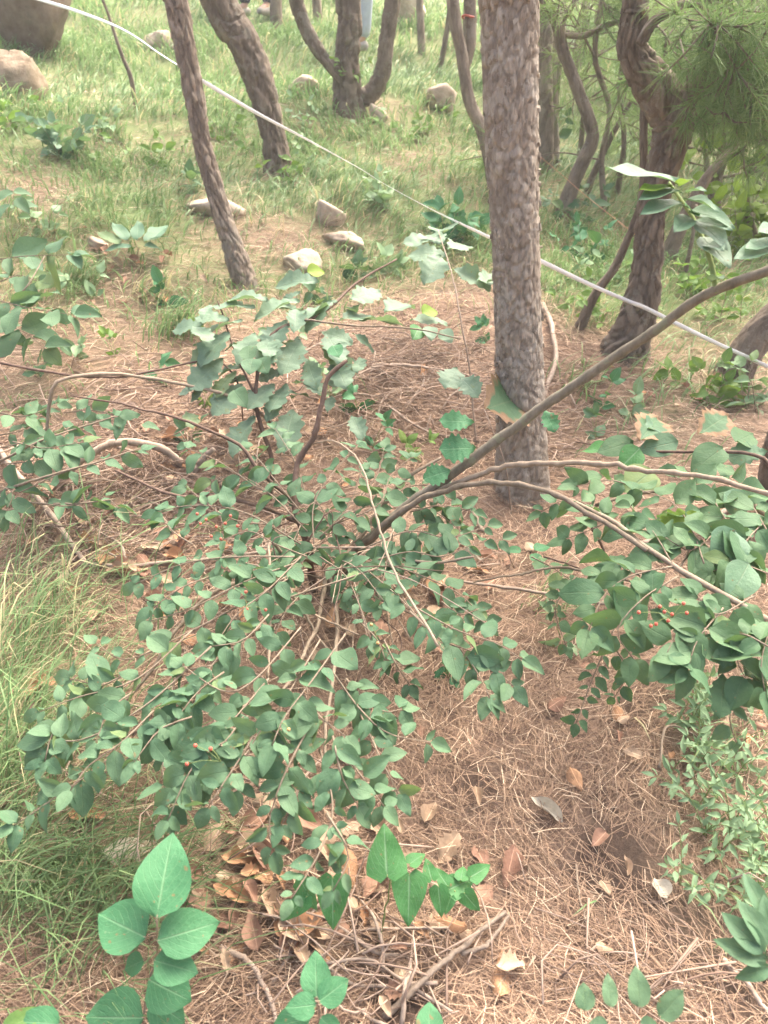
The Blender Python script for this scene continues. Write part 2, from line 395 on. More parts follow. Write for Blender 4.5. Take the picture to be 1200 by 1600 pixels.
def tmesh(kind, i, mat):
    T = TPL[kind][i % len(TPL[kind])]
    if mat not in T['mesh']:
        T['mesh'][mat] = mesh_np(T['name'], T['V'], T['Q'], [M[mat]], uv=T['UV'])
    return T['mesh'][mat]
def joined_leaves(name, items, mat):
    Vs, Qs, Us, Va = [], [], [], []; o = 0
    for (kind, i, Mx) in items:
        T = TPL[kind][i % len(TPL[kind])]; A = np.array(Mx)
        Vs.append(T['V']@A[:3, :3].T+A[:3, 3]); Qs.append(T['Q']+o); Us.append(T['UV']); Va.append(np.full(len(T['V']), U())); o += len(T['V'])
    return mesh_np(name, np.vstack(Vs), np.vstack(Qs), [M[mat]], uv=np.vstack(Us), attrs={'var': np.concatenate(Va)})
class Plant:
    def __init__(s, name, base, label, cat_, group=None, mat='shrub'):
        s.o = thing(name, base, label, cat_, group); s.mat = mat; s.items = []
    def stem(s, name, pts, r0, r1, mat='stem', n=None, sides=7, bumps=.0):
        pts = np.asarray(pts, float); L = np.linalg.norm(np.diff(pts, axis=0), axis=1).sum()
        n = n or max(6, min(60, int(L/.02)))
        c = cat(pts, n); t = np.linspace(0, 1, n); R = r0+(r1-r0)*t
        if bumps:
            R = R*(1+bumps*np.maximum(0, np.sin(t*L/.09*2*math.pi+U()*6))**6); c = c+np.cumsum(rng.normal(0, .0075*bumps, c.shape), 0)*np.sin(math.pi*t)[:, None]
        V, Fs = tubes(c[None], R[None], sides)
        s.last = obj(name, mesh_np(name, V, Fs, [M[mat]]), s.o); return c
    def leaf(s, kind, p, ax, nr, L, W, mat=None, name='leaf', par=None):
        s.items.append((kind, int(rng.integers(0, 12)), basis(p, ax, nr, L, W), L/max(depth(p), .3), mat or s.mat, name, par or s.o))
    def spray(s, pts, n, Lpx, kind='ovate', asp=.60, r=.0016, mat=None, tmat='stem', face=.45, end=True, alt=False, jit=.33, twig=True):
        """leafy twig: pts in world, n leaf pairs, leaf length in photo pixels at that depth"""
        pts = np.asarray(pts, float); c = cat(pts, max(10, n*3))
        tw_ = None
        if twig: s.stem('twig', pts, r*1.3, r*.6, tmat, sides=5); tw_ = s.last
        ts = np.linspace(.18, .97, n)
        for k, t in enumerate(ts):
            i = min(int(t*(len(c)-1)), len(c)-2); p = c[i]+(c[i+1]-c[i])*(t*(len(c)-1)-i); T = nrm(c[i+1]-c[i])
            N = nrm(np.array([0, -face, .9])+rng.normal(0, jit*.6, 3)); S = nrm(np.cross(T, N))
            for sg in (-1, 1):
                if alt and (k+(sg > 0)) % 2: continue
                if U() < .06: continue
                ax = nrm(S*sg*.9+T*U(.25, .75)+rng.normal(0, .18, 3)+np.array([0, 0, -.12]))
                nn = N+rng.normal(0, jit, 3)
                L = 1.04*Lpx*depth(p)/F*U(.55, 1.2)*(.8+.35*math.sin(math.pi*min(1, t*1.05)))
                s.leaf(kind, p+S*sg*.003, ax, nn, L, L*asp*U(.8, 1.12), mat, par=tw_)
        if end:
            L = Lpx*depth(c[-1])/F*U(.8, 1.0)
            s.leaf(kind, c[-1], nrm(c[-1]-c[-3])+rng.normal(0, .1, 3), np.array([0, -face, .9]), L, L*asp, mat, par=tw_)
    def finish(s, limit=290):
        it = sorted(s.items, key=lambda q: -q[3]); big, rest = it[:limit], it[limit:]
        for kind, i, Mx, _, mat, nm, par in big: obj(nm, tmesh(kind, i, mat), par, Mx)
        if rest:
            for mat in sorted(set(q[4] for q in rest)):
                tag(obj('leaf_mass', joined_leaves('leaf_mass', [q[:3] for q in rest if q[4] == mat], mat), s.o), kind='stuff')
        return s.o
def hs(*a): return [PH(*q) for q in a]
def berry_cluster(pl, px, py, h, pts, rad=.0036, mat='berry'):
    rad = min(rad, .0038)
    q0 = PH(px, py, h); d0 = depth(q0)
    for (bx, by) in pts:
        q = P(bx, by, d0-.005); pl.stem('stalk', [q0, (q0+q)/2+np.array([0, 0, .006]), q], .0008, .0006, 'green_stalk', sides=4)
        th = np.linspace(0, math.pi, 7); V = []
        for a in th:
            for b in np.arange(8)*math.pi/4: V.append(q+rad*np.array([math.sin(a)*math.cos(b), math.sin(a)*math.sin(b), math.cos(a)*1.05]))
        Q = [(i*8+j, (i+1)*8+j, (i+1)*8+(j+1) % 8, i*8+(j+1) % 8) for i in range(6) for j in range(8)]
        obj('berry', mesh_np('berry', np.array(V), np.array(Q), [M[mat]]), pl.last)

# ------------------------------------------------------------------ trunks with plated bark
def worley(u, v, Nu, seed):
    r = np.random.default_rng(seed); Nv = int(v.max())+4; J = r.uniform(.1, .9, (Nu, Nv, 2)); I = r.uniform(0, 1, (Nu, Nv))
    iu, iv = np.floor(u).astype(int), np.floor(v).astype(int)
    f1 = np.full(u.shape, 9.); f2 = np.full(u.shape, 9.); idv = np.zeros(u.shape); dvv = np.zeros(u.shape)
    for a in (-1, 0, 1):
        for b in (-1, 0, 1):
            cu, cv = iu+a, np.clip(iv+b, 0, Nv-1); j = J[cu % Nu, cv]
            du, dv = u-(cu+j[..., 0]), v-(cv+j[..., 1]); dist = np.sqrt(du*du+dv*dv)
            m = dist < f1; f2 = np.where(m, f1, np.minimum(f2, dist)); idv = np.where(m, I[cu % Nu, cv], idv); dvv = np.where(m, dv, dvv); f1 = np.where(m, dist, f1)
    return f1, f2, idv, dvv
def trunk_geo(pts, radii, step=.012, nseg=64, cell=(.035, .055), amp=.008, seed=0, flare=.0, wob=.05):
    pts = np.asarray(pts, float); q = np.hstack([pts, np.asarray(radii, float)[:, None]])
    L = np.linalg.norm(np.diff(pts, axis=0), axis=1).sum(); n = max(12, int(L/step)); c = cat(q, n); R = c[:, 3]; c = c[:, :3]
    T = nrm(np.gradient(c, axis=0)); A = np.zeros_like(T); a = nrm(np.cross(T[0], [0, 1, .01]))
    for i in range(n): a = nrm(a-T[i]*(a@T[i])); A[i] = a
    B = np.cross(T, A); s = np.concatenate([[0], np.cumsum(np.linalg.norm(np.diff(c, axis=0), axis=1))])
    th = np.arange(nseg)*2*math.pi/nseg; TH, S = np.meshgrid(th, s)
    Nu = max(5, int(round(2*math.pi*R.mean()/cell[0]))); wv = .35*np.sin(3*TH+S*9+seed)+.25*np.sin(5*TH-S*14)
    f1, f2, idv, dv = worley(TH/(2*math.pi)*Nu+.3*np.sin(S*25), S/cell[1]+wv+3, Nu, seed)
    e = np.clip((f2-f1)/.16, 0, 1); e = e*e*(3-2*e)
    r = R[:, None]*(1+wob*np.sin(2*TH+S*2.2+seed)+wob*.6*np.sin(3*TH-S*3.7)+flare*np.exp(-S/.09)*(1+.35*np.sin(5*TH+seed)))
    d = amp*(.95*e+.55*(idv-.5)*e-.3*dv*e)+rng.normal(0, amp*.06, S.shape)
    g1, g2, gi, gv = worley(TH/(2*math.pi)*max(3, Nu//3)+.35*np.sin(S*11+2*TH), S/cell[1]/2.6+.5*np.sin(2*TH+S*5)+3, max(3, Nu//3), seed+9)
    ge = np.clip((g2-g1)/.16, 0, 1); d = d*(.6+.4*ge)+amp*.55*(ge-1)+amp*.15*(gi-.5)*ge
    rr = r+d-amp*.6
    V = c[:, None]+rr[..., None]*(np.cos(TH)[..., None]*A[:, None]+np.sin(TH)[..., None]*B[:, None])
    i = np.arange(n*nseg).reshape(n, nseg); j2 = np.roll(np.arange(nseg), -1)
    Q = np.stack([i[:-1], i[:-1][:, j2], i[1:][:, j2], i[1:]], -1).reshape(-1, 4)
    caps = [i[0][::-1][None], i[-1][None]]
    return V.reshape(-1, 3), [Q]+caps, idv.ravel(), (c, R, A, B, s)
def bark_scales(geo, n, smax, size, seed):
    c, R, A, B, s = geo; r = np.random.default_rng(seed); Vs, Fs, Cs = [], [], []; o = 0
    for k in range(n):
        ss = r.uniform(0, smax); i = min(int(np.searchsorted(s, ss)), len(s)-2); a = r.uniform(0, 2*math.pi)
        nr_ = np.cos(a)*A[i]+np.sin(a)*B[i]; tg = nrm(c[min(i+1, len(c)-1)]-c[max(i-1, 0)]); sd_ = np.cross(tg, nr_)
        p = c[i]+nr_*(R[i]+.001); w_, h_ = size*r.uniform(.5, 1.2), size*r.uniform(.7, 1.8)
        lift = r.uniform(.0003, .0028); ns = r.integers(5, 8); an = np.sort(r.uniform(0, 2*math.pi, ns)); lo, hi = [], []
        for q in an:
            x, y = math.cos(q)*w_*.5, math.sin(q)*h_*.5; curve = -(x*x)/(2*R[i])
            z = lift*(.5-y/h_)+.0015+curve; b0 = p+sd_*x+tg*y
            hi.append(b0+nr_*z); lo.append(b0+nr_*(curve-.005))
        Vs += hi+lo; m = len(an); cc = r.uniform()
        Fs.append(tuple(range(o, o+m))); Fs += [(o+j, o+m+j, o+m+(j+1) % m, o+(j+1) % m) for j in range(m)]
        Cs += [cc]*(2*m); o += 2*m
    me = bpy.data.meshes.new('bark_scales'); me.from_pydata([tuple(v) for v in Vs], [], Fs)
    at = me.attributes.new('cell', 'FLOAT', 'POINT'); at.data.foreach_set('value', np.array(Cs, np.float32)); return me

# pine needle tufts: brush-like shoots of long needles
def tufts(centers, dirs, nn=46, ln=.10, wd=.0011, c1=(.05, .10, .035), c2=(.12, .19, .07)):
    n = len(centers); tot = n*nn
    d = np.repeat(nrm(dirs), nn, 0); c = np.repeat(centers, nn, 0); t = U(0, 1, (tot, 1))
    r = nrm(rng.normal(0, 1, (tot, 3))); out = nrm(d*U(.25, .95, (tot, 1))+r*.75)
    b = c-d*.09*t; l = ln*U(.7, 1.15, (tot, 1)); s = np.array([0, .5, 1.])[None, :, None]
    Pc = b[:, None]+out[:, None]*l[:, None]*s+np.array([0, 0, -1.])*(l[:, None]*.12*s*s)
    sd_ = nrm(np.cross(out, rng.normal(0, 1, (tot, 3)))); W = sd_[:, None]*np.array([1, .9, .35])[None, :, None]*wd
    k = np.repeat(U(0, 1, (n, 1)), nn, 0)*.6+U(0, 1, (tot, 1))*.4
    return strips(Pc, W, np.array(c1)*(1-k)+np.array(c2)*k)
def pine_limbs(root, limbs, seed, mat='barkd', tuft_ln=.10, wd=.0012, nn=46, per=9, spread=.16, c1=(.05, .10, .035), c2=(.12, .19, .07)):
    r = np.random.default_rng(seed); Cs, Ds = [], []; tw = []
    for (pts, r0) in limbs:
        c = cat(np.asarray(pts, float), 14)
        V, Fs = tubes(c[None], np.linspace(r0, r0*.35, 14)[None], 7); obj('limb', mesh_np('limb', V, Fs, [M[mat]], attrs={'cell': np.full(len(V), .3)}), root)
        L = np.linalg.norm(np.diff(c, axis=0), axis=1).sum()
        for k in range(per):
            t = r.uniform(.35, 1); q = c[int(t*13)]; dr = nrm(nrm(c[-1]-c[0])*.7+r.normal(0, .6, 3)+np.array([0, 0, .15])); e = q+dr*r.uniform(.4, 1.4)*spread
            tw.append([q, (q+e)/2+r.normal(0, .01, 3), e]); Cs.append(e); Ds.append(dr)
            for _ in range(2):
                e2 = e+r.normal(0, spread*.45, 3); tw.append([e-dr*.03, (e+e2)/2, e2]); Cs.append(e2); Ds.append(nrm(e2-e+dr*.05))
    V, Q, cc = tufts(np.array(Cs), np.array(Ds), nn, tuft_ln, wd, c1, c2)
    me = mesh_np('crown', V, Q, [M['pine']], col=cc, smooth=False); cr = tag(obj('crown', me, root), kind='stuff')
    tw = np.array(tw); V, Fs = tubes(tw, np.broadcast_to(np.array([.004, .003, .002]), tw.shape[:2]), 4); tag(obj('shoots', mesh_np('shoots', V, Fs, [M[mat]], attrs={'cell': np.full(len(V), .3)}), root), kind='stuff')
def crown_limbs(top, n, reach, seed, h=1.6):
    r = np.random.default_rng(seed); out = []
    for k in range(n):
        a = 2*math.pi*k/n+r.uniform(-.4, .4); z = -h*(k/n)*.9; st = top+np.array([0, 0, z]); rc = reach*(.6+.5*(k/n))
        e = st+np.array([math.cos(a)*rc, math.sin(a)*rc, r.uniform(.1, .5)]); out.append(([st, (st+e)/2+np.array([0, 0, -.06]), e], .022))
    return out
def pine(label, spine, mat='barkm', seed=1, step=.016, nseg=44, cell=(.035, .08), amp=.011, flare=.25, extra=(), grp='pine trees on the slope', up=2.6, crown=7, name='pine_tree', limbs=(), scales=0, reach=.9, dense=0):
    """spine: list of (point, radius) from the base up"""
    b = onground(spine[0][0]); pts = [b-np.array([0, 0, .08])]+[s[0] for s in spine]; rad = [spine[0][1]]+[s[1] for s in spine]
    last, prev = np.array(pts[-1]), np.array(pts[-2]); dr = nrm(last-prev); dr = nrm(dr+np.array([0, 0, .8]))
    root = thing(name, b, label, 'tree', grp)
    if up:
        pts += [last+dr*up*.5, last+dr*up*.8+np.array([0, 0, up*.22])]; rad += [rad[-1]*.85, rad[-1]*.5]
    V, Fs, idv, geo = trunk_geo(pts, rad, step, nseg, cell, amp, seed, flare)
    obj('trunk', mesh_np('trunk', V, Fs, [M[mat]], attrs={'cell': idv}), root)
    for j, (ep, er) in enumerate(extra):
        V, Fs, idv, _ = trunk_geo(ep, er, step, max(14, nseg//2), cell, amp*.7, seed+50+j, 0)
        obj('stem', mesh_np('stem', V, Fs, [M[mat]], attrs={'cell': idv}), root)
    if scales:
        me = bark_scales(geo, scales, 2.6, .017, seed); me.materials.append(M[mat]); tag(obj('bark_scales', me, root), kind='stuff')
    lb = list(limbs)
    if crown and up: lb += crown_limbs(np.array(pts[-1]), crown, reach, seed)
    if lb and dense: pine_limbs(root, lb, seed, 'barkd', .12, .0017, 34, 5, .26, (.15, .24, .08), (.30, .40, .15))
    elif name == 'sapling' and lb: pine_limbs(root, lb, seed, 'barkd', .11, .0016, 26, 3, .22, (.16, .25, .08), (.30, .40, .15))
    elif lb: pine_limbs(root, lb, seed, mat if mat != 'bark' else 'barkm', c1=(.10, .175, .06), c2=(.22, .31, .12), nn=30 if not limbs else 40, per=6 if not limbs else 8)
    return root, geo
def spine(base, pts, d0=None, dd=0.0):
    """base (px,py,width px); further pts (px,py,width) rise roughly in the base's vertical plane (constant world y + dd per metre up)"""
    b = PH(base[0], base[1]); out = [(b, base[2]*depth(b)/F/2)]
    for q in pts:
        r = FW+(q[0]-600)/F*RT+(800-q[1])/F*UPV
        y = b[1]
        for _ in range(6):
            t = y/r[1]; p = C0+t*r; y = b[1]+dd*(p[2]-b[2])+(q[3] if len(q) > 3 else 0)
        t = y/r[1]; p = C0+t*r; out.append((p, q[2]*depth(p)/F/2))
    return out
def onray(px, py, y):
    r = FW+(px-600)/F*RT+(800-py)/F*UPV; return C0+(y/r[1])*r

# main pine
pine('large straight pine with flaking pinkish brown bark, nearest tree right of centre', spine((815, 765, 80), [(812, 600, 74), (807, 400, 76), (800, 200, 84), (796, 0, 90), (795, -120, 92)]),
     'bark', 3, .0075, 124, (.016, .034), .0068, .18, up=3.2, scales=350, crown=8)
# left pines
pine('slim pine leaning left that holds the white tape, left of centre', spine((384, 445, 36), [(345, 330, 28), (318, 230, 27), (300, 130, 29), (275, 0, 32), (262, -60, 32)]), 'barkm', 5, .010, 64, (.026, .06), .010, .25)
pine('thicker pine bending left, second trunk from the left, behind the tape', spine((437, 268, 42), [(425, 205, 34), (405, 130, 42), (378, 60, 46), (335, -20, 50)]), 'barkd', 6, .014, 56, (.032, .09), .016, .3)
y4 = PH(545, 170)[1]
s4 = spine((545, 172, 46), [(541, 100, 36), (546, 40, 34), (543, -30, 34)])
def st(pts, y): return [onray(a, b, y) for a, b, *_ in pts], [c*depth(onray(a, b, y))/F/2 for a, b, c in pts]
pine('pine forked into three stems from one base, top centre', s4, 'barkd', 7, .016, 48, (.04, .10), .018, .15,
     extra=[st([(538, 125, 20), (510, 95, 17), (488, 65, 18), (470, 25, 20), (455, -30, 22)], y4-.05), st([(552, 150, 26), (578, 148, 26), (597, 115, 24), (603, 70, 22), (617, -20, 24)], y4)])
# stems beside and behind the main pine
y5 = 4.6
pine('thin double stemmed tree just left of the main pine with a red mark', spine((775, 300, 22), [(757, 215, 19), (733, 155, 18), (721, 80, 18), (706, -20, 20)]), 'barkm', 8, .02, 30, amp=.004,
     extra=[st([(722, 120, 12), (735, 70, 16), (734, 0, 18), (730, -60, 18)], PH(775, 300)[1]+.05)], crown=4)
pine('straight grey trunk showing just right of the main pine', spine((850, 262, 26), [(851, 130, 24), (850, 0, 26), (850, -40, 26)]), 'barkm', 9, .02, 34, crown=4)
pine('slim pinkish trunk second to the right of the main pine', spine((863, 258, 20), [(866, 160, 15), (871, 90, 18), (878, 0, 20), (880, -40, 20)]), 'bark', 10, .02, 30, crown=4)
s6 = spine((880, 332, 26), [(896, 285, 22), (914, 245, 22), (926, 210, 20), (907, 150, 18), (880, 80, 17), (872, 40, 18), (852, -5, 18), (830, -60, 18)])
y6 = s6[0][0][1]
pine('thin crooked pine with an elbow bend, right of the main pine', s6, 'barkd', 11, .02, 34, amp=.005, crown=0, up=1.2,
     extra=[st([(874, 42, 12), (884, 25, 9), (905, -10, 9)], y6), st([(880, 55, 8), (915, 55, 9), (945, 40, 8), (975, 32, 6)], y6)],
     limbs=[([onray(975, 32, y6), onray(1000, 60, y6), onray(990, 90, y6)], .01), ([onray(905, -10, y6), onray(930, -20, y6), onray(950, 20, y6)], .01)])
s6b = spine((917, 300, 11), [(937, 250, 10), (965, 195, 8), (985, 160, 6)])
pine('thin bare sapling leaning right beside the crooked pine', s6b, 'barkd', 12, .03, 16, amp=.002, up=0, crown=0, grp='thin saplings on the slope', name='sapling')
# right crooked pine
s7 = spine((975, 548, 62), [(997, 490, 52), (1012, 410, 42), (1018, 330, 40), (1036, 260, 46), (1052, 200, 56), (1040, 160, 58), (1010, 118, 52), (987, 75, 40), (990, 20, 38), (997, -40, 38)])
y7 = s7[0][0][1]
pine('dark crooked pine with a thick S bend and spreading limbs, right side', s7, 'barkd', 13, .010, 72, (.034, .07), .015, .45, up=2.2, crown=6,
     extra=[st([(1055, 195, 34), (1082, 140, 28), (1103, 92, 26), (1122, 75, 22), (1155, 55, 18), (1200, 8, 16), (1240, -40, 15)], y7-.05), st([(1000, 70, 14), (1020, 35, 12), (1060, 10, 11), (1110, 0, 9), (1150, -5, 8)], y7-.1), st([(1106, 80, 14), (1112, 50, 10), (1102, 40, 8)], y7-.05), st([(1110, 110, 10), (1150, 130, 8), (1165, 160, 6), (1172, 190, 5)], y7-.05)],
     limbs=[([onray(a, b, y7+dy), onray((a+c)/2, (b+d)/2-12, y7+dy-.05), onray(c, d, y7+dy-.1)], .006) for a, b, c, d, dy in
            [(1110, 0, 1180, 60, -.1), (1150, -5, 1195, 110, -.15), (1060, 10, 1090, 70, -.1), (1160, 50, 1205, 150, -.1), (1200, 8, 1230, 80, -.1), (1020, 35, 1060, 100, .2), (1165, 160, 1190, 220, 0), (1105, 60, 1150, 100, .3), (1130, 20, 1165, 170, -.3), (1180, 30, 1215, 200, -.2), (1090, 5, 1120, 60, -.3), (1200, 8, 1180, 130, .3), (1150, 60, 1120, 130, .25)]])
pine('leaning bare stem crossing behind the tape beside the crooked pine', spine((906, 512, 15), [(930, 460, 13), (962, 415, 12), (990, 350, 11), (1004, 300, 11), (1006, 190, 12), (1010, 120, 9)]), 'barkd', 14, .02, 22, amp=.003, up=0, crown=0, grp='thin saplings on the slope', name='sapling')
pine('short dark stem leaning right, just right of the crooked pine', spine((1040, 408, 24), [(1055, 372, 22), (1072, 335, 20), (1110, 270, 14), (1160, 215, 9), (1190, 160, 6)]), 'barkd', 15, .02, 26, amp=.004, up=0, crown=0, grp='thin saplings on the slope', name='sapling')
pine('bare thin sapling standing between the crooked pine and the leafy shoot', spine((1066, 452, 8), [(1074, 410, 7), (1082, 370, 6), (1088, 320, 5)]), 'barkd', 16, .03, 12, amp=.001, up=0, crown=0, grp='thin saplings on the slope', name='sapling')
pine('dark trunk leaning out of the right edge where the tape ends', spine((1142, 592, 54), [(1165, 550, 50), (1200, 508, 50), (1290, 420, 50), (1340, 300, 52)]), 'barkd', 17, .014, 48, (.04, .06), .009, .2, crown=5, up=1.5)
pine('dark trunk cut by the right edge behind the green shrub', spine((1212, 815, 56), [(1218, 720, 52), (1250, 600, 50), (1290, 400, 50), (1310, 250, 50)]), 'barkd', 18, .014, 44, (.04, .06), .009, .2, crown=5, up=2.0)
# far trunks
for px, py, wpx, lx, lab, mt in [(432, 42, 20, -2, 'short dark far trunk beside the figure in dark trousers', 'barkd'), (497, 32, 14, -8, 'thin far trunk left of the three stemmed pine', 'barkm'),
     (659, 82, 12, -4, 'thin far trunk between the three stemmed pine and the pale rock', 'barkm'), (686, 112, 8, 18, 'very thin dark far sapling leaning right, above the pale rock', 'barkd'), (728, 95, 16, 4, 'far slim trunk showing left of the main pine', 'barkm')]:
    pine(lab, spine((px, py, wpx), [(px+lx*.5, py-45, wpx*.9), (px+lx, py-110, wpx*.85)]), mt, int(px), .04, 20, (.05, .08), .006, .2, crown=4, up=2.0)
pine('thin dark sapling on the grass left of the slim leaning pine', spine((212, 165, 7), [(204, 120, 7), (190, 85, 6), (170, 25, 5), (155, -15, 5)]), 'barkd', 22, .03, 12, amp=.001, up=0, crown=0, grp='thin saplings on the slope', name='sapling')
# young bushy pines closing the view on the right
for i, (px, py, ht, lab) in enumerate([(1110, 330, 1.9, 'bushy young pine behind the crooked pine, right background'), (1190, 290, 2.2, 'bushy young pine at the upper right edge'), (900, 130, 2.2, 'young pine with fine needles behind the elbow-bent pine'), (1060, 150, 2.6, 'tall young pine filling the far upper right'), (1010, 90, 2.4, 'far young pine behind the S bend of the crooked pine'), (1150, 120, 2.6, 'far young pine in the upper right corner'), (930, 60, 2.0, 'small far young pine at the top edge, right of the main pine')]):
    b = PH(px, py); tp = b+np.array([.05, 0, ht]); lb = []
    for k in range(12):
        a = k*2.4; z = .2+ht*.8*k/12; rc = .85*(1-.05*k)
        s_ = b+np.array([.02, 0, z]); e = s_+np.array([math.cos(a)*rc, math.sin(a)*rc, .22]); lb.append(([s_, (s_+e)/2+np.array([0, 0, -.03]), e], .012))
    pine(lab, [(b, .035), (b+(tp-b)*.5, .028), (tp, .012)], 'barkd', 60+i, .05, 14, (.05, .08), .003, .1, up=0, crown=0, limbs=lb, grp='young bushy pines', dense=1)

# tangle of thin crooked stems and low pine boughs, upper right
for i, (pts, lab) in enumerate([([(945, 330, 10), (940, 250, 9), (952, 170, 8), (930, 90, 8), (940, 0, 7)], 'thin wavy stem between the elbow bent pine and the crooked pine'),
     ([(1125, 360, 12), (1120, 290, 11), (1140, 220, 10), (1130, 140, 9), (1150, 40, 8), (1160, -30, 8)], 'thin dark wavy stem right of the crooked pine'),
     ([(1180, 380, 12), (1165, 300, 11), (1190, 220, 10), (1180, 120, 9), (1195, 20, 8)], 'thin stem at the right edge behind the climber'),
     ([(905, 250, 8), (912, 160, 8), (900, 80, 7), (915, 0, 7)], 'thin upright stem behind the elbow bent pine'),
     ([(1090, 330, 9), (1105, 260, 8), (1095, 200, 7), (1120, 120, 6)], 'thin stem rising beside the S bend of the crooked pine'),
     ([(965, 300, 9), (975, 220, 8), (968, 140, 8), (980, 40, 7), (975, -30, 7)], 'thin straight stem just left of the crooked pine')]):
    sp6 = spine(pts[0], pts[1:]); yy = sp6[0][0][1]; r6 = np.random.default_rng(300+i); lb = []
    for k in range(5):
        j = r6.integers(1, len(sp6)); q = sp6[j][0]; dr = np.array([r6.normal(0, .4), r6.normal(0, .3), r6.uniform(-.1, .25)]); e = q+nrm(dr)*r6.uniform(.3, .7); lb.append(([q, (q+e)/2+np.array([0, 0, .05]), e+np.array([0, 0, -.04])], .006))
    pine(lab, sp6, 'barkd', 200+i, .03, 14, amp=.002, up=0, crown=0, limbs=lb, grp='thin saplings on the slope', name='sapling')

# ------------------------------------------------------------------ rocks
def rock(px, py, wpx, hpx, label, seed, deep=.8, sink=.35, rz=0., name='rock', facet=.22):
    b = PH(px, py+hpx*.45); d = depth(b); a, c = wpx*d/F/2*1.25, hpx*d/F/2*1.45
    n1, n2 = 22, 30; V = []; r = np.random.default_rng(seed); pl = nrm(r.normal(0, 1, (17, 3))*np.array([1, 1, .8])); po = r.uniform(.5, .82, 17)
    for i in range(n1+1):
        t = math.pi*i/n1
        for j in range(n2):
            f = 2*math.pi*j/n2; v = np.array([math.sin(t)*math.cos(f), math.sin(t)*math.sin(f), math.cos(t)])
            k = np.min(np.where(pl@v > .05, po/np.maximum(pl@v, .05), 9.)); k = min(k, 1.05)*(1+.02*math.sin(7*v[0]+5*v[2]+seed)+.02*math.sin(13*v[1]+9*v[2]))+r.normal(0, .008)
            V.append(v*k)
    V = np.array(V)*np.array([a, a*deep, c]); ca, sa = math.cos(rz), math.sin(rz)
    V = np.stack([V[:, 0]*ca-V[:, 1]*sa, V[:, 0]*sa+V[:, 1]*ca, V[:, 2]], -1); cen = onground(b+np.array([0, a*deep*.5, 0])); cen[2] += c*(1-2*min(.48, sink+.12))
    Q = [(i*n2+j, (i+1)*n2+j, (i+1)*n2+(j+1) % n2, i*n2+(j+1) % n2) for i in range(n1) for j in range(n2)]
    me = mesh_np(name, V, np.array(Q), [M['rockd' if 'large brown' in label else 'rockm' if name == 'boulder' else 'rock']], smooth=False); o = obj(name, me, None, Matrix.Translation(Vector(cen)))
    return tag(o, label, 'rock', 'pale rocks on the slope')
rock(514, 334, 54, 40, 'pale blocky rock right of the second left pine, upper of a pair', 1, sink=.28)
rock(536, 372, 70, 34, 'flat pale slab just below the blocky rock', 2, deep=.6, sink=.3, rz=-.4)
rock(690, 156, 62, 40, 'pale rock with white top on the grass left of the main pine', 3, sink=.2, rz=-.3)
rock(335, 322, 90, 34, 'flat pinkish slab behind the slim leaning pine', 4, deep=.7, sink=.35)
rock(38, 34, 125, 112, 'large brown boulder in the upper left corner', 5, sink=.15, name='boulder')
rock(18, 112, 84, 82, 'rounded pinkish boulder at the left edge below the corner boulder', 6, sink=.2, name='boulder')
rock(470, 134, 46, 26, 'small pale rock left of the three stemmed pine', 7, sink=.3)
rock(590, 178, 34, 30, 'pale rock at the foot of the three stemmed pine', 8, sink=.25)
rock(470, 412, 52, 38, 'pale grey stone behind the yellow green leaf', 9, sink=.25)
rock(250, 62, 60, 30, 'pale flat rock in grass left of the slim pine top', 10, sink=.4)
rock(150, 382, 36, 18, 'small grey stone beside the pale seedling', 11, sink=.3)
rock(640, 18, 60, 50, 'whitish rock at the top edge right of the three stemmed pine', 12, sink=.2)

# ------------------------------------------------------------------ barrier tape and cord
def ribbon(name, pts, widths, twist, mat, label, cat_, thick=.0006):
    c = cat(np.array(pts), 160); t = np.linspace(0, 1, len(c)); W = np.interp(t, np.linspace(0, 1, len(widths)), widths)
    T = nrm(np.gradient(c, axis=0)); A = nrm(np.cross(T, [0, 0, 1])); B = np.cross(A, T)
    tw = np.interp(t, np.linspace(0, 1, len(twist)), twist); D = np.cos(tw)[:, None]*B+np.sin(tw)[:, None]*A; N = np.cross(T, D)
    cr = [(-1, -1), (1, -1), (1, 1), (-1, 1)]
    V = np.stack([c+D*(W*x/2)[:, None]+N*thick*y for x, y in cr], 1); n = len(c); i = np.arange(n*4).reshape(n, 4); j2 = [1, 2, 3, 0]
    Q = np.stack([i[:-1], i[:-1][:, j2], i[1:][:, j2], i[1:]], -1).reshape(-1, 4)
    return tag(obj(name, mesh_np(name, V.reshape(-1, 3), [Q, i[0][None], i[-1][None]], [M[mat]], smooth=False)), label, cat_)
y2 = PH(384, 445)[1]
ta = [onray(298, 117, y2+.075), onray(314, 124, y2+.06), onray(322, 130, y2-.0), onray(400, 176, y2-.0), onray(470, 213, y2-.08), onray(560, 262, y2-.15), onray(600, 287, y2-.2), onray(680, 330, y2-.3), onray(765, 371, y2-.42), onray(845, 408, y2-.5), onray(920, 444, y7-.0), onray(985, 472, y7-.12), onray(1010, 482, y7-.12), onray(1100, 527, y7-.2), onray(1165, 557, PH(1142, 592)[1]-.11), onray(1240, 592, PH(1142, 592)[1]-.1)]
ribbon('barrier_tape', ta, [.017, .017, .016, .012, .008, .006, .016, .015, .017, .018, .018, .018, .018, .018, .018, .016], [.2, .3, .5, .9, 1.3, 1.2, .5, .3, .2, .3, .2, .4, .3], 'tape', 'white plastic tape stretched diagonally between the pines', 'tape')
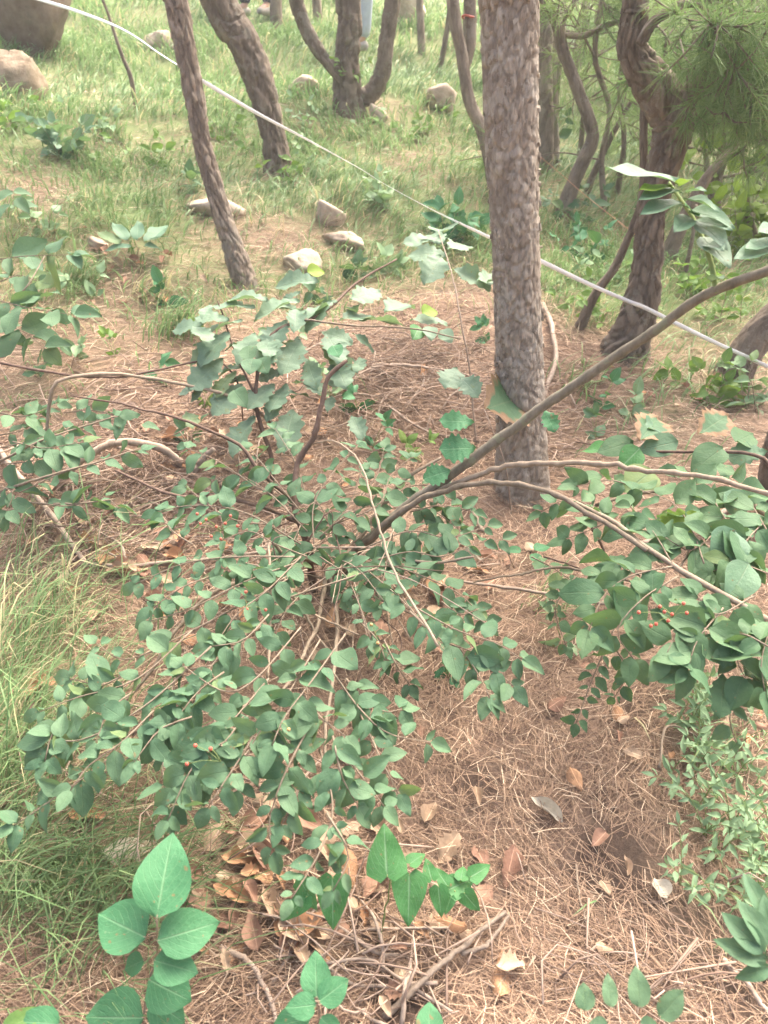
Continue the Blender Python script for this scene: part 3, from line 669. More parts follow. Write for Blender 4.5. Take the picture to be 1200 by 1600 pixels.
ribbon('barrier_tape', [onray(300, 116, y2+.075), onray(288, 108, y2+.09), onray(250, 84, y2+.8), onray(190, 45, y2+1.5), onray(110, 14, y2+2.2), onray(30, -10, y2+3.0)], [.004, .006, .008, .017, .020, .020], [1.2, 1.0, .5, .3, .4], 'tape', 'white tape running up past the boulder in the upper left', 'tape')
cy = 5.0
V, Fs = tubes(cat([onray(838, 240, cy+.2), onray(880, 275, cy), onray(912, 303, cy-.2), onray(965, 345, cy-.6), onray(1000, 372, cy-.8)], 40)[None], np.full((1, 40), .0018), 5)
tag(obj('cord', mesh_np('cord', V, Fs, [M['cord']])), 'thin orange cord slanting across the grass right of the main pine', 'cord')
# red mark on a far stem
q = onray(734, 24, PH(775, 300)[1]-.02); ci = np.arange(25)/24*2*math.pi
rr_ = 17*depth(q)/F/2+.004
V, Fs = tubes(np.array([[q+np.array([math.cos(a)*rr_, .07+math.sin(a)*rr_, .004*math.sin(2*a)]) for a in ci]]), np.full((1, 25), .007), 6)
tag(obj('marking_tape', mesh_np('marking_tape', V, Fs, [M['berry']])), 'red tape tied round the double stem left of the main pine', 'tape')

# ------------------------------------------------------------------ people far up the slope
def skin_mesh(name, joints, edges, mat, root):
    me = bpy.data.meshes.new(name); me.from_pydata([j[0] for j in joints], edges, []); me.materials.append(M[mat]); o = obj(name, me, root)
    o.modifiers.new('skin', 'SKIN'); sk = me.skin_vertices[0].data
    for i, j in enumerate(joints): sk[i].radius = (j[1], j[2] if len(j) > 2 else j[1]); sk[i].use_root = (i == 0)
    s = o.modifiers.new('sub', 'SUBSURF'); s.levels = s.render_levels = 2
    o.modifiers['skin'].use_smooth_shade = True
    return o
def person(base, yaw, label, top, legs, hr=0):
    r = thing('person', base, label, 'person'); B = np.array(base); c, s = math.cos(yaw), math.sin(yaw)
    def w_(x, y, z): return tuple(B+np.array([x*c-y*s, x*s+y*c, z]))
    body = [(w_(0, 0, .95), .12, .09), (w_(0, 0, 1.15), .12, .09), (w_(0, 0, 1.38), .14, .09), (w_(0, 0, 1.48), .055), (w_(0, .01, 1.55), .055), (w_(0, .02, 1.64), .078, .095), (w_(0, .02, 1.72), .06, .075)]
    E = [(0, 1), (1, 2), (2, 3), (3, 4), (4, 5), (5, 6)]; k = 7
    for sx in (-1, 1):
        fy = .07*sx
        body += [(w_(.09*sx, 0, .88), .08), (w_(.10*sx, fy, .5), .05), (w_(.10*sx, fy*.6, .1), .033), (w_(.11*sx, fy*.6+.13, .035), .03)]
        E += [(0, k), (k, k+1), (k+1, k+2), (k+2, k+3)]; k += 4
        body += [(w_(.19*sx, 0, 1.40), .05), (w_(.25*sx, .0, 1.15), .038), (w_(.26*sx, .10, .92), .028), (w_(.26*sx, .13, .84), .03), (w_(.255*sx, .15, .77), .012)]
        E += [(2, k), (k, k+1), (k+1, k+2), (k+2, k+3), (k+3, k+4)]
        body += [(w_((.26-.03)*sx, .16, .81), .010)]; E += [(k+3, k+5)]; k += 6
    skin_mesh('body', body, E, 'skin', r)
    tr = [(w_(0, 0, .97), .14, .11)]; E = []; k = 1
    for sx in (-1, 1):
        fy = .07*sx; tr += [(w_(.09*sx, 0, .86), .10), (w_(.10*sx, fy, .5), .075), (w_(.10*sx, fy*.6, .09), .064)]; E += [(0, k), (k, k+1), (k+1, k+2)]; k += 3
    skin_mesh('trousers', tr, E, legs, r)
    jk = [(w_(0, 0, 1.0), .155, .12), (w_(0, 0, 1.2), .15, .115), (w_(0, 0, 1.40), .16, .11), (w_(0, 0, 1.49), .065)]; E = [(0, 1), (1, 2), (2, 3)]; k = 4
    for sx in (-1, 1): jk += [(w_(.20*sx, 0, 1.40), .065), (w_(.255*sx, 0, 1.15), .055), (w_(.265*sx, .09, .95), .045)]; E += [(2, k), (k, k+1), (k+1, k+2)]; k += 3
    skin_mesh('jacket', jk, E, top, r)
    skin_mesh('hair', [(w_(0, .0, 1.67), .085, .10), (w_(0, -.02, 1.74), .07, .085)], [(0, 1)], 'hair', r)
    for sx in (-1, 1): skin_mesh('shoe', [(w_(.10*sx, .04*sx-.05, .045), .045, .045), (w_(.105*sx, .04*sx+.06, .04), .042, .04), (w_(.11*sx, .04*sx+.16, .03), .035, .03)], [(0, 1), (1, 2)], 'shoe', r)
pb = PH(560, 82); person(pb, math.pi*.52, 'person in pale jeans and blue top behind the three stemmed pine', 'bluejacket', 'jeans')
pb = PH(402, 26); person(pb, 2.6, 'person in dark trousers at the top edge behind the bending pine', 'greycloth', 'darkcloth')

# ------------------------------------------------------------------ central shrub
b0 = PH(508, 930); D0 = depth(b0)
sh = Plant('shrub', b0, 'wide spreading shrub with oval blue green leaves and red berries, centre', 'shrub')
def dp(pts): return [P(*q) for q in pts]
g0 = b0-np.array([0, 0, .03])
A_ = sh.stem('branch', [g0]+dp([(540, 880, D0-.05), (580, 838, D0-.1), (640, 785, D0-.17), (700, 742, D0-.24), (800, 668, D0-.34), (920, 583, D0-.46), (1000, 532, D0-.55), (1090, 468, D0-.65), (1200, 424, D0-.76), (1300, 385, D0-.86)]), .0145, .0092, 'stemgrn', 110, 12, .13)
sh.stem('branch', [b0+np.array([-.02, 0, -.02])]+dp([(530, 890, D0-.06), (575, 848, D0-.12), (640, 795, D0-.2), (720, 762, D0-.3), (800, 757, D0-.38), (870, 772, D0-.44), (950, 815, D0-.5), (1010, 860, D0-.56)]), .0095, .005, 'stem', 60, 9, .35)
sh.stem('branch', dp([(655, 780, D0-.18), (720, 752, D0-.25), (800, 728, D0-.33), (900, 724, D0-.42), (1000, 731, D0-.5), (1100, 743, D0-.58), (1215, 775, D0-.66)]), .0075, .005, 'stempale', 60, 9, .35)
sh.stem('branch', [b0+np.array([.03, .02, -.02])]+dp([(560, 850, D0-.03), (600, 790, D0-.03), (640, 745, D0-.02), (690, 715, D0), (560, 730, D0+.1)][:4]), .009, .004, 'stem', 40, 8, .2)
sh.stem('branch', [b0+np.array([-.03, .02, -.02])]+dp([(480, 850, D0-.1), (465, 790, D0-.1), (470, 730, D0-.08), (495, 690, D0-.1), (508, 630, D0-.12), (518, 590, D0-.13), (542, 563, D0-.14)]), .012, .005, 'stickdark', 50, 8, .3)
sh.stem('branch', dp([(475, 820, D0-.1), (420, 795, D0-.12), (350, 775, D0-.14), (270, 772, D0-.15), (180, 735, D0-.15)]), .007, .003, 'stickdark', 40, 7, .2)
sh.stem('branch', dp([(468, 790, D0-.1), (410, 740, D0-.1), (372, 690, D0-.12), (300, 660, D0-.15), (200, 635, D0-.16), (110, 618, D0-.15)]), .006, .002, 'stickdark', 40, 7, .2)
sh.stem('branch', dp([(500, 870, D0-.1), (470, 900, D0-.2), (430, 850, D0-.35), (425, 900, D0-.42), (418, 1060, D0-.55)][1:]), .0045, .003, 'stempale', 30, 6, .2)
sh.stem('branch', dp([(492, 692, D0-.1), (520, 690, D0-.22), (545, 705, D0-.32), (575, 745, D0-.42), (590, 800, D0-.5), (610, 870, D0-.56), (640, 930, D0-.62), (672, 985, D0-.68), (684, 1010, D0-.7)]), .0018, .0032, 'stempale', 40, 6, .3)
sh.stem('branch', dp([(440, 900, D0-.3), (470, 950, D0-.33), (512, 1015, D0-.36)]), .0045, .0025, 'stempale', 20, 6, .2)
sh.stem('branch', dp([(460, 940, D0-.33), (500, 965, D0-.36), (560, 992, D0-.4)]), .003, .002, 'stempale', 20, 6, .2)
sh.stem('branch', dp([(500, 880, D0-.1), (450, 870, D0-.2), (400, 900, D0-.3), (330, 930, D0-.36), (275, 990, D0-.4), (230, 1060, D0-.45), (165, 1130, D0-.48)]), .007, .003, 'stem', 40, 7, .2)
sh.stem('branch', dp([(510, 890, D0-.12), (500, 960, D0-.3), (470, 1030, D0-.45), (430, 1090, D0-.55), (370, 1130, D0-.62)]), .006, .003, 'stem', 40, 7, .2)
sh.stem('branch', dp([(515, 900, D0-.12), (530, 980, D0-.35), (520, 1060, D0-.5), (510, 1150, D0-.6), (515, 1260, D0-.66)]), .006, .003, 'stem', 40, 7, .2)
sh.stem('branch', dp([(270, 1020, D0-.42), (272, 1100, D0-.52), (268, 1180, D0-.6)]), .002, .002, 'stickdark', 20, 6)
sh.stem('branch', dp([(540, 880, D0-.1), (600, 870, D0-.2), (680, 880, D0-.3), (740, 870, D0-.35)]), .005, .003, 'stem', 30, 7, .2)
for k in range(46):      # thin dry twigs tangled through the shrub
    q0 = PH(U(430, 620), U(780, 930), U(.05, .3)); q1 = PH(U(150, 800), U(690, 1130), U(.05, .35)); q1 = q0+(q1-q0)*min(1, .5/np.linalg.norm(q1-q0)); 
    sh.stem('twig', [q0, (q0+q1)/2+rng.normal(0, .03, 3)+np.array([0, 0, .03]), q1], U(.0014, .003), .001, ['stickdark', 'stempale', 'stick', 'stem'][k % 4], 14, 5, .2)
SPR = [ # (x,y,height above ground)..., pairs, leaf length px
 ([(450,905,.35),(300,985,.33),(200,1030,.3),(150,1005,.3)],7,36),([(300,985,.35),(215,1060,.34),(120,1090,.32),(62,1112,.3)],8,42),
 ([(330,1010,.38),(230,1100,.36),(130,1155,.33),(60,1150,.3)],8,42),([(240,1110,.36),(190,1160,.36),(140,1195,.34),(110,1235,.33)],6,40),
 ([(180,1180,.3),(95,1240,.28),(22,1290,.25)],6,42),([(330,1040,.36),(275,1060,.36),(255,1180,.35),(262,1272,.32)],7,40),
 ([(470,980,.38),(400,1060,.4),(350,1080,.4),(285,1040,.38)],7,40),([(420,1060,.4),(360,1130,.4),(300,1200,.38),(262,1282,.34)],8,42),
 ([(430,1080,.42),(390,1160,.42),(345,1230,.4),(325,1262,.38)],7,44),([(500,1000,.42),(440,1100,.44),(395,1160,.42),(372,1235,.38)],7,46),
 ([(540,990,.44),(490,1060,.45),(445,1120,.45),(425,1165,.44)],6,50),([(520,1050,.4),(560,1105,.4),(605,1145,.38),(672,1160,.36)],6,44),
 ([(560,1110,.38),(590,1175,.37),(622,1240,.34)],5,44),([(540,1060,.4),(590,1110,.39),(628,1108,.38)],4,44),([(480,1140,.42),(440,1220,.4),(420,1290,.36),(428,1330,.33)],6,40),
 ([(500,1170,.4),(520,1260,.38),(500,1330,.36),(455,1405,.34)],8,34),([(510,1270,.38),(545,1335,.36),(520,1392,.33)],5,34),([(520,1150,.42),(535,1215,.4),(560,1260,.36)],4,44),
 ([(480,830,.3),(420,770,.34),(370,742,.34),(330,752,.33)],5,36),([(470,850,.32),(380,800,.38),(300,790,.38),(245,800,.36)],6,34),
 ([(460,870,.34),(370,870,.36),(290,880,.36),(212,912,.33)],7,32),([(460,880,.34),(380,910,.36),(300,950,.35),(230,972,.32)],7,34),
 ([(470,870,.34),(420,920,.36),(370,960,.36),(340,1002,.35)],6,34),([(480,870,.3),(430,850,.34),(390,830,.35),(345,845,.34)],6,30),
 ([(490,850,.3),(490,790,.36),(515,745,.4),(560,695,.42)],6,34),([(500,840,.25),(545,790,.3),(565,735,.34)],5,30),([(520,820,.25),(590,790,.3),(610,745,.32),(642,715,.34)],6,30),
 ([(500,870,.25),(540,900,.26),(565,955,.26),(580,1000,.25)],6,30),([(560,860,.25),(640,830,.3),(700,840,.3),(762,822,.3)],8,30),
 ([(570,880,.25),(640,862,.28),(690,870,.28),(740,850,.3),(785,842,.3)],8,30),([(560,880,.25),(620,930,.28),(660,975,.28),(690,1005,.28)],7,32),
 ([(600,880,.25),(660,900,.28),(720,930,.26),(762,975,.24)],7,30),([(640,955,.34),(690,1000,.35),(745,1022,.33),(802,1072,.3)],7,44),
 ([(650,950,.36),(715,985,.37),(775,1005,.35),(815,1030,.34)],6,42),([(700,990,.34),(742,1045,.32),(765,1090,.3)],5,42),([(560,970,.25),(590,1000,.25),(602,1032,.24)],4,30),
 ([(520,870,.25),(560,890,.28),(600,940,.27)],6,30),([(480,890,.34),(440,905,.35),(400,940,.35)],5,32),([(470,820,.26),(450,860,.3),(420,880,.32)],5,32),
 ([(530,820,.2),(500,850,.22),(470,880,.24)],6,30),([(560,830,.2),(540,870,.22),(530,900,.22)],6,28),([(610,850,.24),(600,900,.26),(590,950,.25)],6,28),
 ([(640,790,.2),(680,800,.22),(720,830,.22)],5,28),([(380,1000,.36),(330,1040,.36),(300,1100,.36)],5,38),([(210,1080,.34),(170,1110,.34),(150,1160,.34)],5,42),
 ([(360,1180,.38),(330,1200,.38),(290,1230,.36)],5,40),([(470,1080,.43),(500,1120,.43),(540,1150,.42)],5,46),([(410,1130,.42),(440,1150,.42),(470,1180,.4)],4,46),
 ([(470,800,.3),(430,750,.36),(390,700,.38)],6,32),([(460,790,.3),(400,760,.34),(340,720,.35),(290,700,.34)],7,32),([(440,820,.3),(360,810,.32),(290,760,.33)],6,32),([(480,780,.3),(460,720,.36),(430,670,.38)],6,32),([(560,780,.24),(590,740,.28),(600,700,.3)],5,30),([(640,800,.22),(690,790,.24),(740,800,.24)],6,30),([(330,900,.34),(280,920,.34),(240,950,.32)],5,34),([(420,960,.36),(380,1000,.37),(330,1010,.37)],6,36),([(350,1050,.38),(310,1080,.38),(270,1130,.37)],6,40),([(200,1050,.32),(160,1070,.32),(110,1060,.3)],5,42),([(470,1200,.4),(460,1250,.38),(440,1290,.36)],5,40),([(600,1000,.25),(620,1040,.24),(640,1070,.22)],4,32),([(380,1120,.41),(350,1160,.41),(320,1170,.4)],5,44),
 ([(520,830,.22),(500,790,.26),(470,770,.28)],5,30),([(540,860,.2),(580,820,.24),(600,780,.26)],6,30),([(560,900,.2),(600,880,.24),(640,880,.25)],6,28),([(520,920,.15),(550,930,.18),(590,930,.2)],6,28),([(600,790,.24),(640,760,.27),(700,760,.27)],6,28),([(480,920,.2),(450,950,.24),(430,990,.26)],5,32),([(620,820,.24),(660,850,.26),(650,900,.26)],6,28),([(690,940,.26),(720,960,.26),(750,950,.25)],5,30),([(100,1120,.32),(80,1150,.32),(70,1190,.3)],5,42),([(300,1120,.38),(250,1140,.37),(210,1190,.36)],6,42),([(540,1180,.38),(570,1220,.37),(600,1260,.35)],4,40),
 ([(300,850,.36),(270,830,.36),(250,800,.35)],4,34),([(430,900,.34),(390,880,.35),(350,890,.35)],5,32)]
for pts, n, L in SPR: sh.spray(hs(*pts), n, L)
# lobed leaves on the long branch
for bx, by, tx, ty, w_ in [(745, 700, 690, 700, .8), (742, 660, 690, 655, .6), (850, 640, 868, 672, .7), (705, 735, 665, 745, .8)]:
    d_ = D0-.28; p, q = P(bx, by, d_), P(tx, ty, d_-.02); L = np.linalg.norm(q-p); sh.leaf('oak', p, q-p, np.array([0, -.7, .7]), L, L*w_, 'heart')
berry_cluster(sh, 345, 1190, .42, [(305, 1165), (329, 1170), (292, 1194)]); berry_cluster(sh, 345, 830, .4, [(308, 803), (322, 812), (338, 823), (352, 818), (360, 806), (313, 818), (330, 838), (371, 822), (345, 842)], .0045)
berry_cluster(sh, 385, 950, .36, [(384, 925), (386, 952), (415, 953)], .004); berry_cluster(sh, 585, 985, .27, [(580, 976), (590, 1005)], .004, 'berryg'); berry_cluster(sh, 440, 1130, .45, [(451, 1140)], .0035, 'berryg')
sh.finish()

# ------------------------------------------------------------------ shrub on the right
rb = PH(1235, 960); sr = Plant('shrub', rb, 'dense dark green shrub with red berries reaching in from the right edge', 'shrub', mat='shrub2')
def R_(pts, r0, r1, mat='stem', bm=.2): sr.stem('branch', hs(*pts), r0, r1, mat, 40, 8, bm)
R_([(1235,960,-.02),(1225,940,.25),(1200,970,.45),(1130,930,.5),(1060,890,.5),(1000,850,.5),(950,810,.48),(890,780,.42)],.012,.004,'stempale')
R_([(1235,955,-.02),(1230,860,.35),(1180,800,.45),(1100,770,.45),(1000,770,.4),(930,790,.35)],.011,.004)
R_([(1235,955,.0),(1240,800,.4),(1200,720,.5),(1120,700,.48),(1020,700,.42),(900,690,.3)],.008,.002,'stickdark')
R_([(1080,740,.45),(1082,790,.46),(1075,850,.47),(1060,890,.48)],.003,.002,'stempale')
R_([(900,780,.4),(930,840,.3),(950,900,.2),(955,960,.1)],.004,.003,'stickdark')
R_([(960,900,.3),(880,895,.28),(800,905,.25),(740,910,.2)],.004,.002,'stem')
R_([(1050,920,.35),(960,905,.3),(900,890,.28),(850,870,.25)],.003,.002,'stickdark')
SR = [([(1050,885,.5),(985,900,.5),(945,930,.48),(920,985,.45)],6,54),([(1060,900,.5),(1005,935,.5),(965,985,.46),(990,1030,.42)],6,54),([(1100,930,.5),(1060,985,.48),(1040,1025,.46)],5,54),
 ([(1130,950,.5),(1090,1000,.48),(1075,1045,.45)],5,54),([(1180,970,.48),(1150,1020,.46),(1165,1060,.43)],5,58),([(1210,960,.5),(1190,1030,.47),(1195,1080,.44)],5,60),
 ([(960,815,.46),(920,790,.44),(885,780,.42),(845,800,.38)],6,34),([(1000,850,.48),(960,815,.46),(930,825,.44),(885,842,.4)],6,40),([(1050,880,.5),(1020,830,.5),(985,790,.48)],5,46),
 ([(1100,880,.5),(1080,825,.5),(1050,785,.48),(1000,765,.45)],6,46),([(1160,860,.5),(1130,805,.5),(1100,765,.48),(1055,745,.46)],6,50),([(1205,840,.5),(1172,785,.5),(1140,745,.48)],5,54),
 ([(1210,900,.5),(1150,880,.5),(1110,895,.48)],5,54),([(1210,800,.5),(1170,840,.5),(1140,880,.5)],5,54),([(960,980,.3),(930,1050,.22),(900,1130,.15)],8,24),([(900,900,.25),(868,950,.2),(885,1010,.15)],7,24),
 ([(1150,1060,.4),(1140,1120,.35),(1150,1160,.3)],4,26),([(830,870,.2),(860,885,.2),(890,905,.2)],4,28),([(990,760,.4),(950,750,.4),(900,760,.38)],5,40),([(1180,930,.5),(1120,960,.5),(1090,930,.5)],5,54),
 ([(1000,900,.48),(960,880,.47),(940,900,.46)],5,44),([(1200,1010,.5),(1160,990,.5),(1130,1000,.48)],4,56),([(1120,830,.5),(1080,860,.5),(1040,840,.5)],5,50),([(960,1010,.28),(980,1050,.2),(960,1090,.12)],5,22)]
for pts, n, L in SR: sr.spray(hs(*pts), n, L, asp=.66)
for bx, by, tx, ty, h, w_, mt in [(1200,705,1130,712,.5,.75,'pale'),(1130,700,1075,735,.48,.8,'shrub2'),(1060,690,985,705,.44,.7,'pale'),(1010,670,1075,640,.45,.75,'pale'),(990,690,900,715,.4,.7,'shrub2'),(1020,735,930,800,.42,.9,'shrub2'),(1000,700,965,735,.42,.8,'vine'),(1130,770,1180,815,.5,.8,'pale'),(1090,800,1030,840,.5,.75,'yellow'),(1150,830,1105,910,.52,.8,'pale'),(1130,1050,1128,1125,.42,.55,'shrub2'),(1170,880,1130,960,.53,.7,'pale'),(940,705,895,690,.35,.7,'vine'),(1150,690,1210,660,.5,.7,'shrub2')]:
    p, q = PH(bx, by, h), PH(tx, ty, h-.04); L = min(np.linalg.norm(q-p)*.9, .11); sr.leaf('oak' if w_ in (.55, .75) else 'broad', p, q-p, nrm(np.array([0, -.5, .85])+rng.normal(0, .15, 3)), L, L*w_, mt)
for bx, by, tx, ty in [(1000, 690, 1035, 640), (1090, 680, 1145, 640)]:
    p, q = PH(bx, by, .44), PH(tx, ty, .46); L = np.linalg.norm(q-p); sr.leaf('oak', p, q-p, np.array([0, -.6, .8]), L, L*.6, 'oakbrown')
berry_cluster(sr, 1050, 965, .52, [(1031, 948), (1038, 956), (1050, 960), (1068, 943), (1073, 958), (1044, 970), (1025, 975), (1017, 978), (998, 957)], .0045)
sr.finish()

# ------------------------------------------------------------------ plants on the left
lb = PH(-30, 790); pl = Plant('shrub', lb, 'low shrub with rows of oval leaves at the left edge, halfway up', 'shrub')
for pts in ([(-30,790,-.02),(-20,740,.2),(60,690,.3),(180,650,.3)],[(-30,790,0),(20,760,.2),(90,740,.28),(220,700,.28)],[(-30,790,0),(30,790,.15),(110,790,.22),(180,780,.22)]): pl.stem('branch', hs(*pts), .006, .002, 'stem', 30, 7, .2)
for pts, n, L in [([(0,700,.28),(60,685,.3),(120,665,.3),(185,650,.3)],7,36),([(0,725,.24),(50,720,.26),(105,700,.27)],5,36),([(30,770,.22),(90,742,.26),(150,722,.28),(220,702,.27)],7,34),([(50,785,.2),(110,790,.22),(160,775,.22),(185,795,.2)],6,34),([(0,645,.3),(40,650,.3),(90,630,.28)],4,34),([(100,645,.28),(150,642,.3),(222,662,.28)],5,32),([(0,760,.2),(20,770,.2),(10,800,.18)],4,36),([(20,690,.3),(70,700,.3),(130,690,.3)],5,34),([(0,680,.25),(40,670,.27),(70,640,.27)],4,34)]: pl.spray(hs(*pts), n, L)
pl.finish()
lu = PH(-20, 540); pu = Plant('leafy_plant', lu, 'leafy plant with rounded leaves at the left edge below the grassy bank', 'plant')
pu.stem('stem', hs((-20,540,-.02),(0,490,.2),(40,450,.3),(70,400,.35)), .005, .002)
for pts, n, L in [([(0,405,.32),(40,400,.33),(112,398,.33)],4,50),([(0,470,.28),(50,482,.3),(115,492,.28)],5,46),([(0,505,.2),(40,520,.2),(70,545,.18)],4,46),([(0,440,.3),(30,430,.3),(60,440,.3)],3,46)]: pu.spray(hs(*pts), n, L, asp=.6)
pu.finish()

# ------------------------------------------------------------------ oak saplings
ob = PH(420, 790); ok = Plant('oak_sapling', ob, 'oak sapling with broad wavy edged pale green leaves, left of centre', 'sapling', mat='oak')
ok.stem('stem', hs((420,790,-.02),(425,720,.15),(400,620,.3),(430,520,.45),(500,490,.5),(560,440,.5),(620,405,.5)), .008, .003, 'stickdark', 40, 8, .2)
ok.stem('stem', hs((430,520,.45),(470,500,.5),(540,510,.52),(640,515,.52),(720,530,.5)), .004, .002, 'stem', 30, 7, .2)
ok.stem('stem', hs((400,620,.3),(370,560,.4),(350,500,.45),(340,470,.48)), .004, .002, 'stickdark', 30, 7, .2)
OKL = [(520,470,470,510,.6),(520,475,415,500,.75),(470,470,390,480,.7),(400,480,330,470,.7),(380,500,290,520,.7),(360,520,285,570,.75),(400,520,345,590,.8),(430,520,400,580,.9),(470,530,430,590,.8),(480,490,380,455,.55),(530,500,600,480,.5),(560,500,690,490,.35),(600,490,660,450,.6),(640,500,720,495,.4),(500,540,560,580,.9),(480,560,500,640,.75),(450,600,400,660,.9),(430,600,370,640,.8),(380,600,320,650,.7),(350,560,300,600,.6),(500,440,410,430,.35),(510,520,540,570,.8),(460,640,440,690,.8),(400,650,350,700,.7),(545,470,610,445,.6),(450,500,410,540,.8),(340,540,290,560,.6),(360,500,300,490,.5),(330,600,290,625,.6),(520,560,545,610,.7),(470,455,440,470,.6),(550,520,590,545,.6),(420,470,350,450,.5),(370,580,330,615,.6)]
for bx, by, tx, ty, w_ in OKL:
    tx, ty = bx+(tx-bx)*1.0, by+(ty-by)*1.0
    h = .30+.22*(620-by)/150; h = min(max(h, .25), .52); p, q = PH(bx, by, h), PH(tx, ty, h-.02+U(-.03, .02)); L = np.linalg.norm(q-p); L = min(L, .15)*U(.85, 1.1)
    ok.leaf('oak', p, q-p, nrm(np.array([0, -.12, 1.])+rng.normal(0, .22, 3)), L, L*U(.5, .66))
for bx, by, tx, ty, w_, mt in [(480,425,528,418,.75,'yellow'),(660,490,690,480,.8,'yellow'),(655,510,640,545,.8,'vine'),(670,510,680,550,.7,'oak'),(690,515,715,545,.7,'oak'),(390,540,385,575,.8,'shrub'),(395,560,380,620,.85,'shrub'),(405,560,430,605,.8,'shrub'),(365,610,390,640,.8,'shrub'),(520,540,550,590,.7,'heart')]:
    p, q = PH(bx, by, .5), PH(tx, ty, .49); L = min(np.linalg.norm(q-p), .075); ok.leaf('broad', p, q-p, nrm(np.array([0, -.7, .7])+rng.normal(0, .15, 3)), L, L*w_, mt)
for k in range(38):
    px, py = U(290, 570), U(440, 650); h = min(max(.30+.22*(620-py)/150, .25), .52); p = PH(px, py, h); a = U(0, 6.28)
    L = U(.06, .115); ok.leaf('oak', p, np.array([math.cos(a), math.sin(a), -.15]), nrm(np.array([0, -.15, 1.])+rng.normal(0, .25, 3)), L, L*.58)
ok.finish()
o2 = PH(715, 560); ok2 = Plant('oak_sapling', o2, 'thin oak sapling with a few pale leaves left of the main pine', 'sapling', mat='oak')
ok2.stem('stem', hs((745,700,-.02),(735,600,.2),(720,500,.4),(705,420,.5),(685,360,.55)), .004, .0018, 'stick', 30, 7, .2)
for bx, by, tx, ty, w_ in [(695,380,640,350,.7),(700,390,735,375,.6),(690,365,690,335,.8),(700,400,640,390,.6),(705,420,770,440,.5),(760,440,848,432,.28),(745,440,790,425,.5),(690,370,620,375,.5),(720,590,745,610,.9),(715,575,700,600,.8),(690,400,670,425,.7)]:
    p, q = PH(bx, by, .45), PH(tx, ty, .44); L = np.linalg.norm(q-p); L = min(L, .17); ok2.leaf('oak', p, q-p, nrm(np.array([0, -.4, .9])+rng.normal(0, .2, 3)), L, max(L*w_, .045))
ok2.finish()
# half browned leaf in front of the main trunk, on its own twig
ob3 = PH(800, 800); ok3 = Plant('oak_sapling', ob3, 'single green oak leaf with torn brown edges against the base of the main pine', 'sapling', mat='oakbrown')
ok3.stem('stem', [onground(ob3, -.02), PH(790, 730, .2), PH(765, 660, .36), PH(757, 640, .38)], .003, .0015, 'stick', 20, 6)
p, q = PH(757, 640, .38), PH(822, 615, .38); L = np.linalg.norm(q-p); ok3.leaf('oak', p, q-p, np.array([0, -.8, .6]), L*1.05, L*.95); ok3.finish()

# ------------------------------------------------------------------ leafy shoot upper right (on the long branch)
lo_ = P(1118, 455, D0-.68); ls = Plant('leafy_shoot', lo_, 'upright leafy shoot with large pale leaves growing from the long branch, right', 'plant', mat='pale')
dS = D0-.68
ls.stem('stem', dp([(1120, 458, dS), (1108, 400, dS), (1085, 345, dS+.02), (1062, 310, dS+.03), (1045, 285, dS+.04)]), .006, .003, 'green_stalk', 30, 8)
for bx, by, tx, ty, w_, nr_, mt in [(1062,285,950,255,.22,(0,-.25,1),'pale'),(1050,292,1000,292,.2,(0,-.2,1),'yellow'),(1062,300,1000,302,.25,(0,-.2,1),'pale'),(1065,318,1003,325,.3,(0,-.25,1),'pale'),(1068,312,1126,316,.4,(.2,-.4,.9),'pale'),(1075,330,1150,340,.5,(.2,-.6,.8),'pale'),(1085,345,1145,352,.5,(.2,-.7,.7),'pale'),(1088,350,1140,375,.6,(.2,-.8,.6),'oak'),(1095,370,1145,410,.6,(.2,-.8,.5),'oak'),(1078,340,1058,355,.5,(-.2,-.7,.6),'pale'),(1072,300,1104,292,.4,(0,-.4,.9),'pale'),(1110,440,1130,425,.5,(0,-.7,.7),'oak'),(1060,290,1080,275,.5,(0,-.5,.8),'yellow'),(1085,335,1075,318,.5,(0,-.6,.8),'vine'),(1100,380,1130,385,.6,(0,-.8,.5),'oak')]:
    p, q = P(bx, by, dS), P(tx, ty, dS-.06); L = np.linalg.norm(q-p); ls.leaf('broad', p, q-p, np.array(nr_), L, max(L*w_, .02) if w_ > .3 else L*.42, mt)
ls.finish()
le = P(1215, 400, D0-.7); l2 = Plant('leafy_shoot', le, 'large pale leaves poking in from the right edge above the long branch', 'plant', mat='pale')
l2.stem('stem', dp([(1230, 415, D0-.78), (1215, 400, D0-.7), (1205, 385, D0-.7)]), .003, .002, 'green_stalk', 12, 6)
for bx, by, tx, ty, w_ in [(1215, 390, 1150, 395, .35), (1215, 375, 1165, 385, .3), (1230, 360, 1190, 355, .5)]:
    p, q = P(bx, by, D0-.7), P(tx, ty, D0-.75); L = np.linalg.norm(q-p); l2.leaf('broad', p, q-p, np.array([0, -.3, 1]), L, L*w_+.01)
l2.finish()

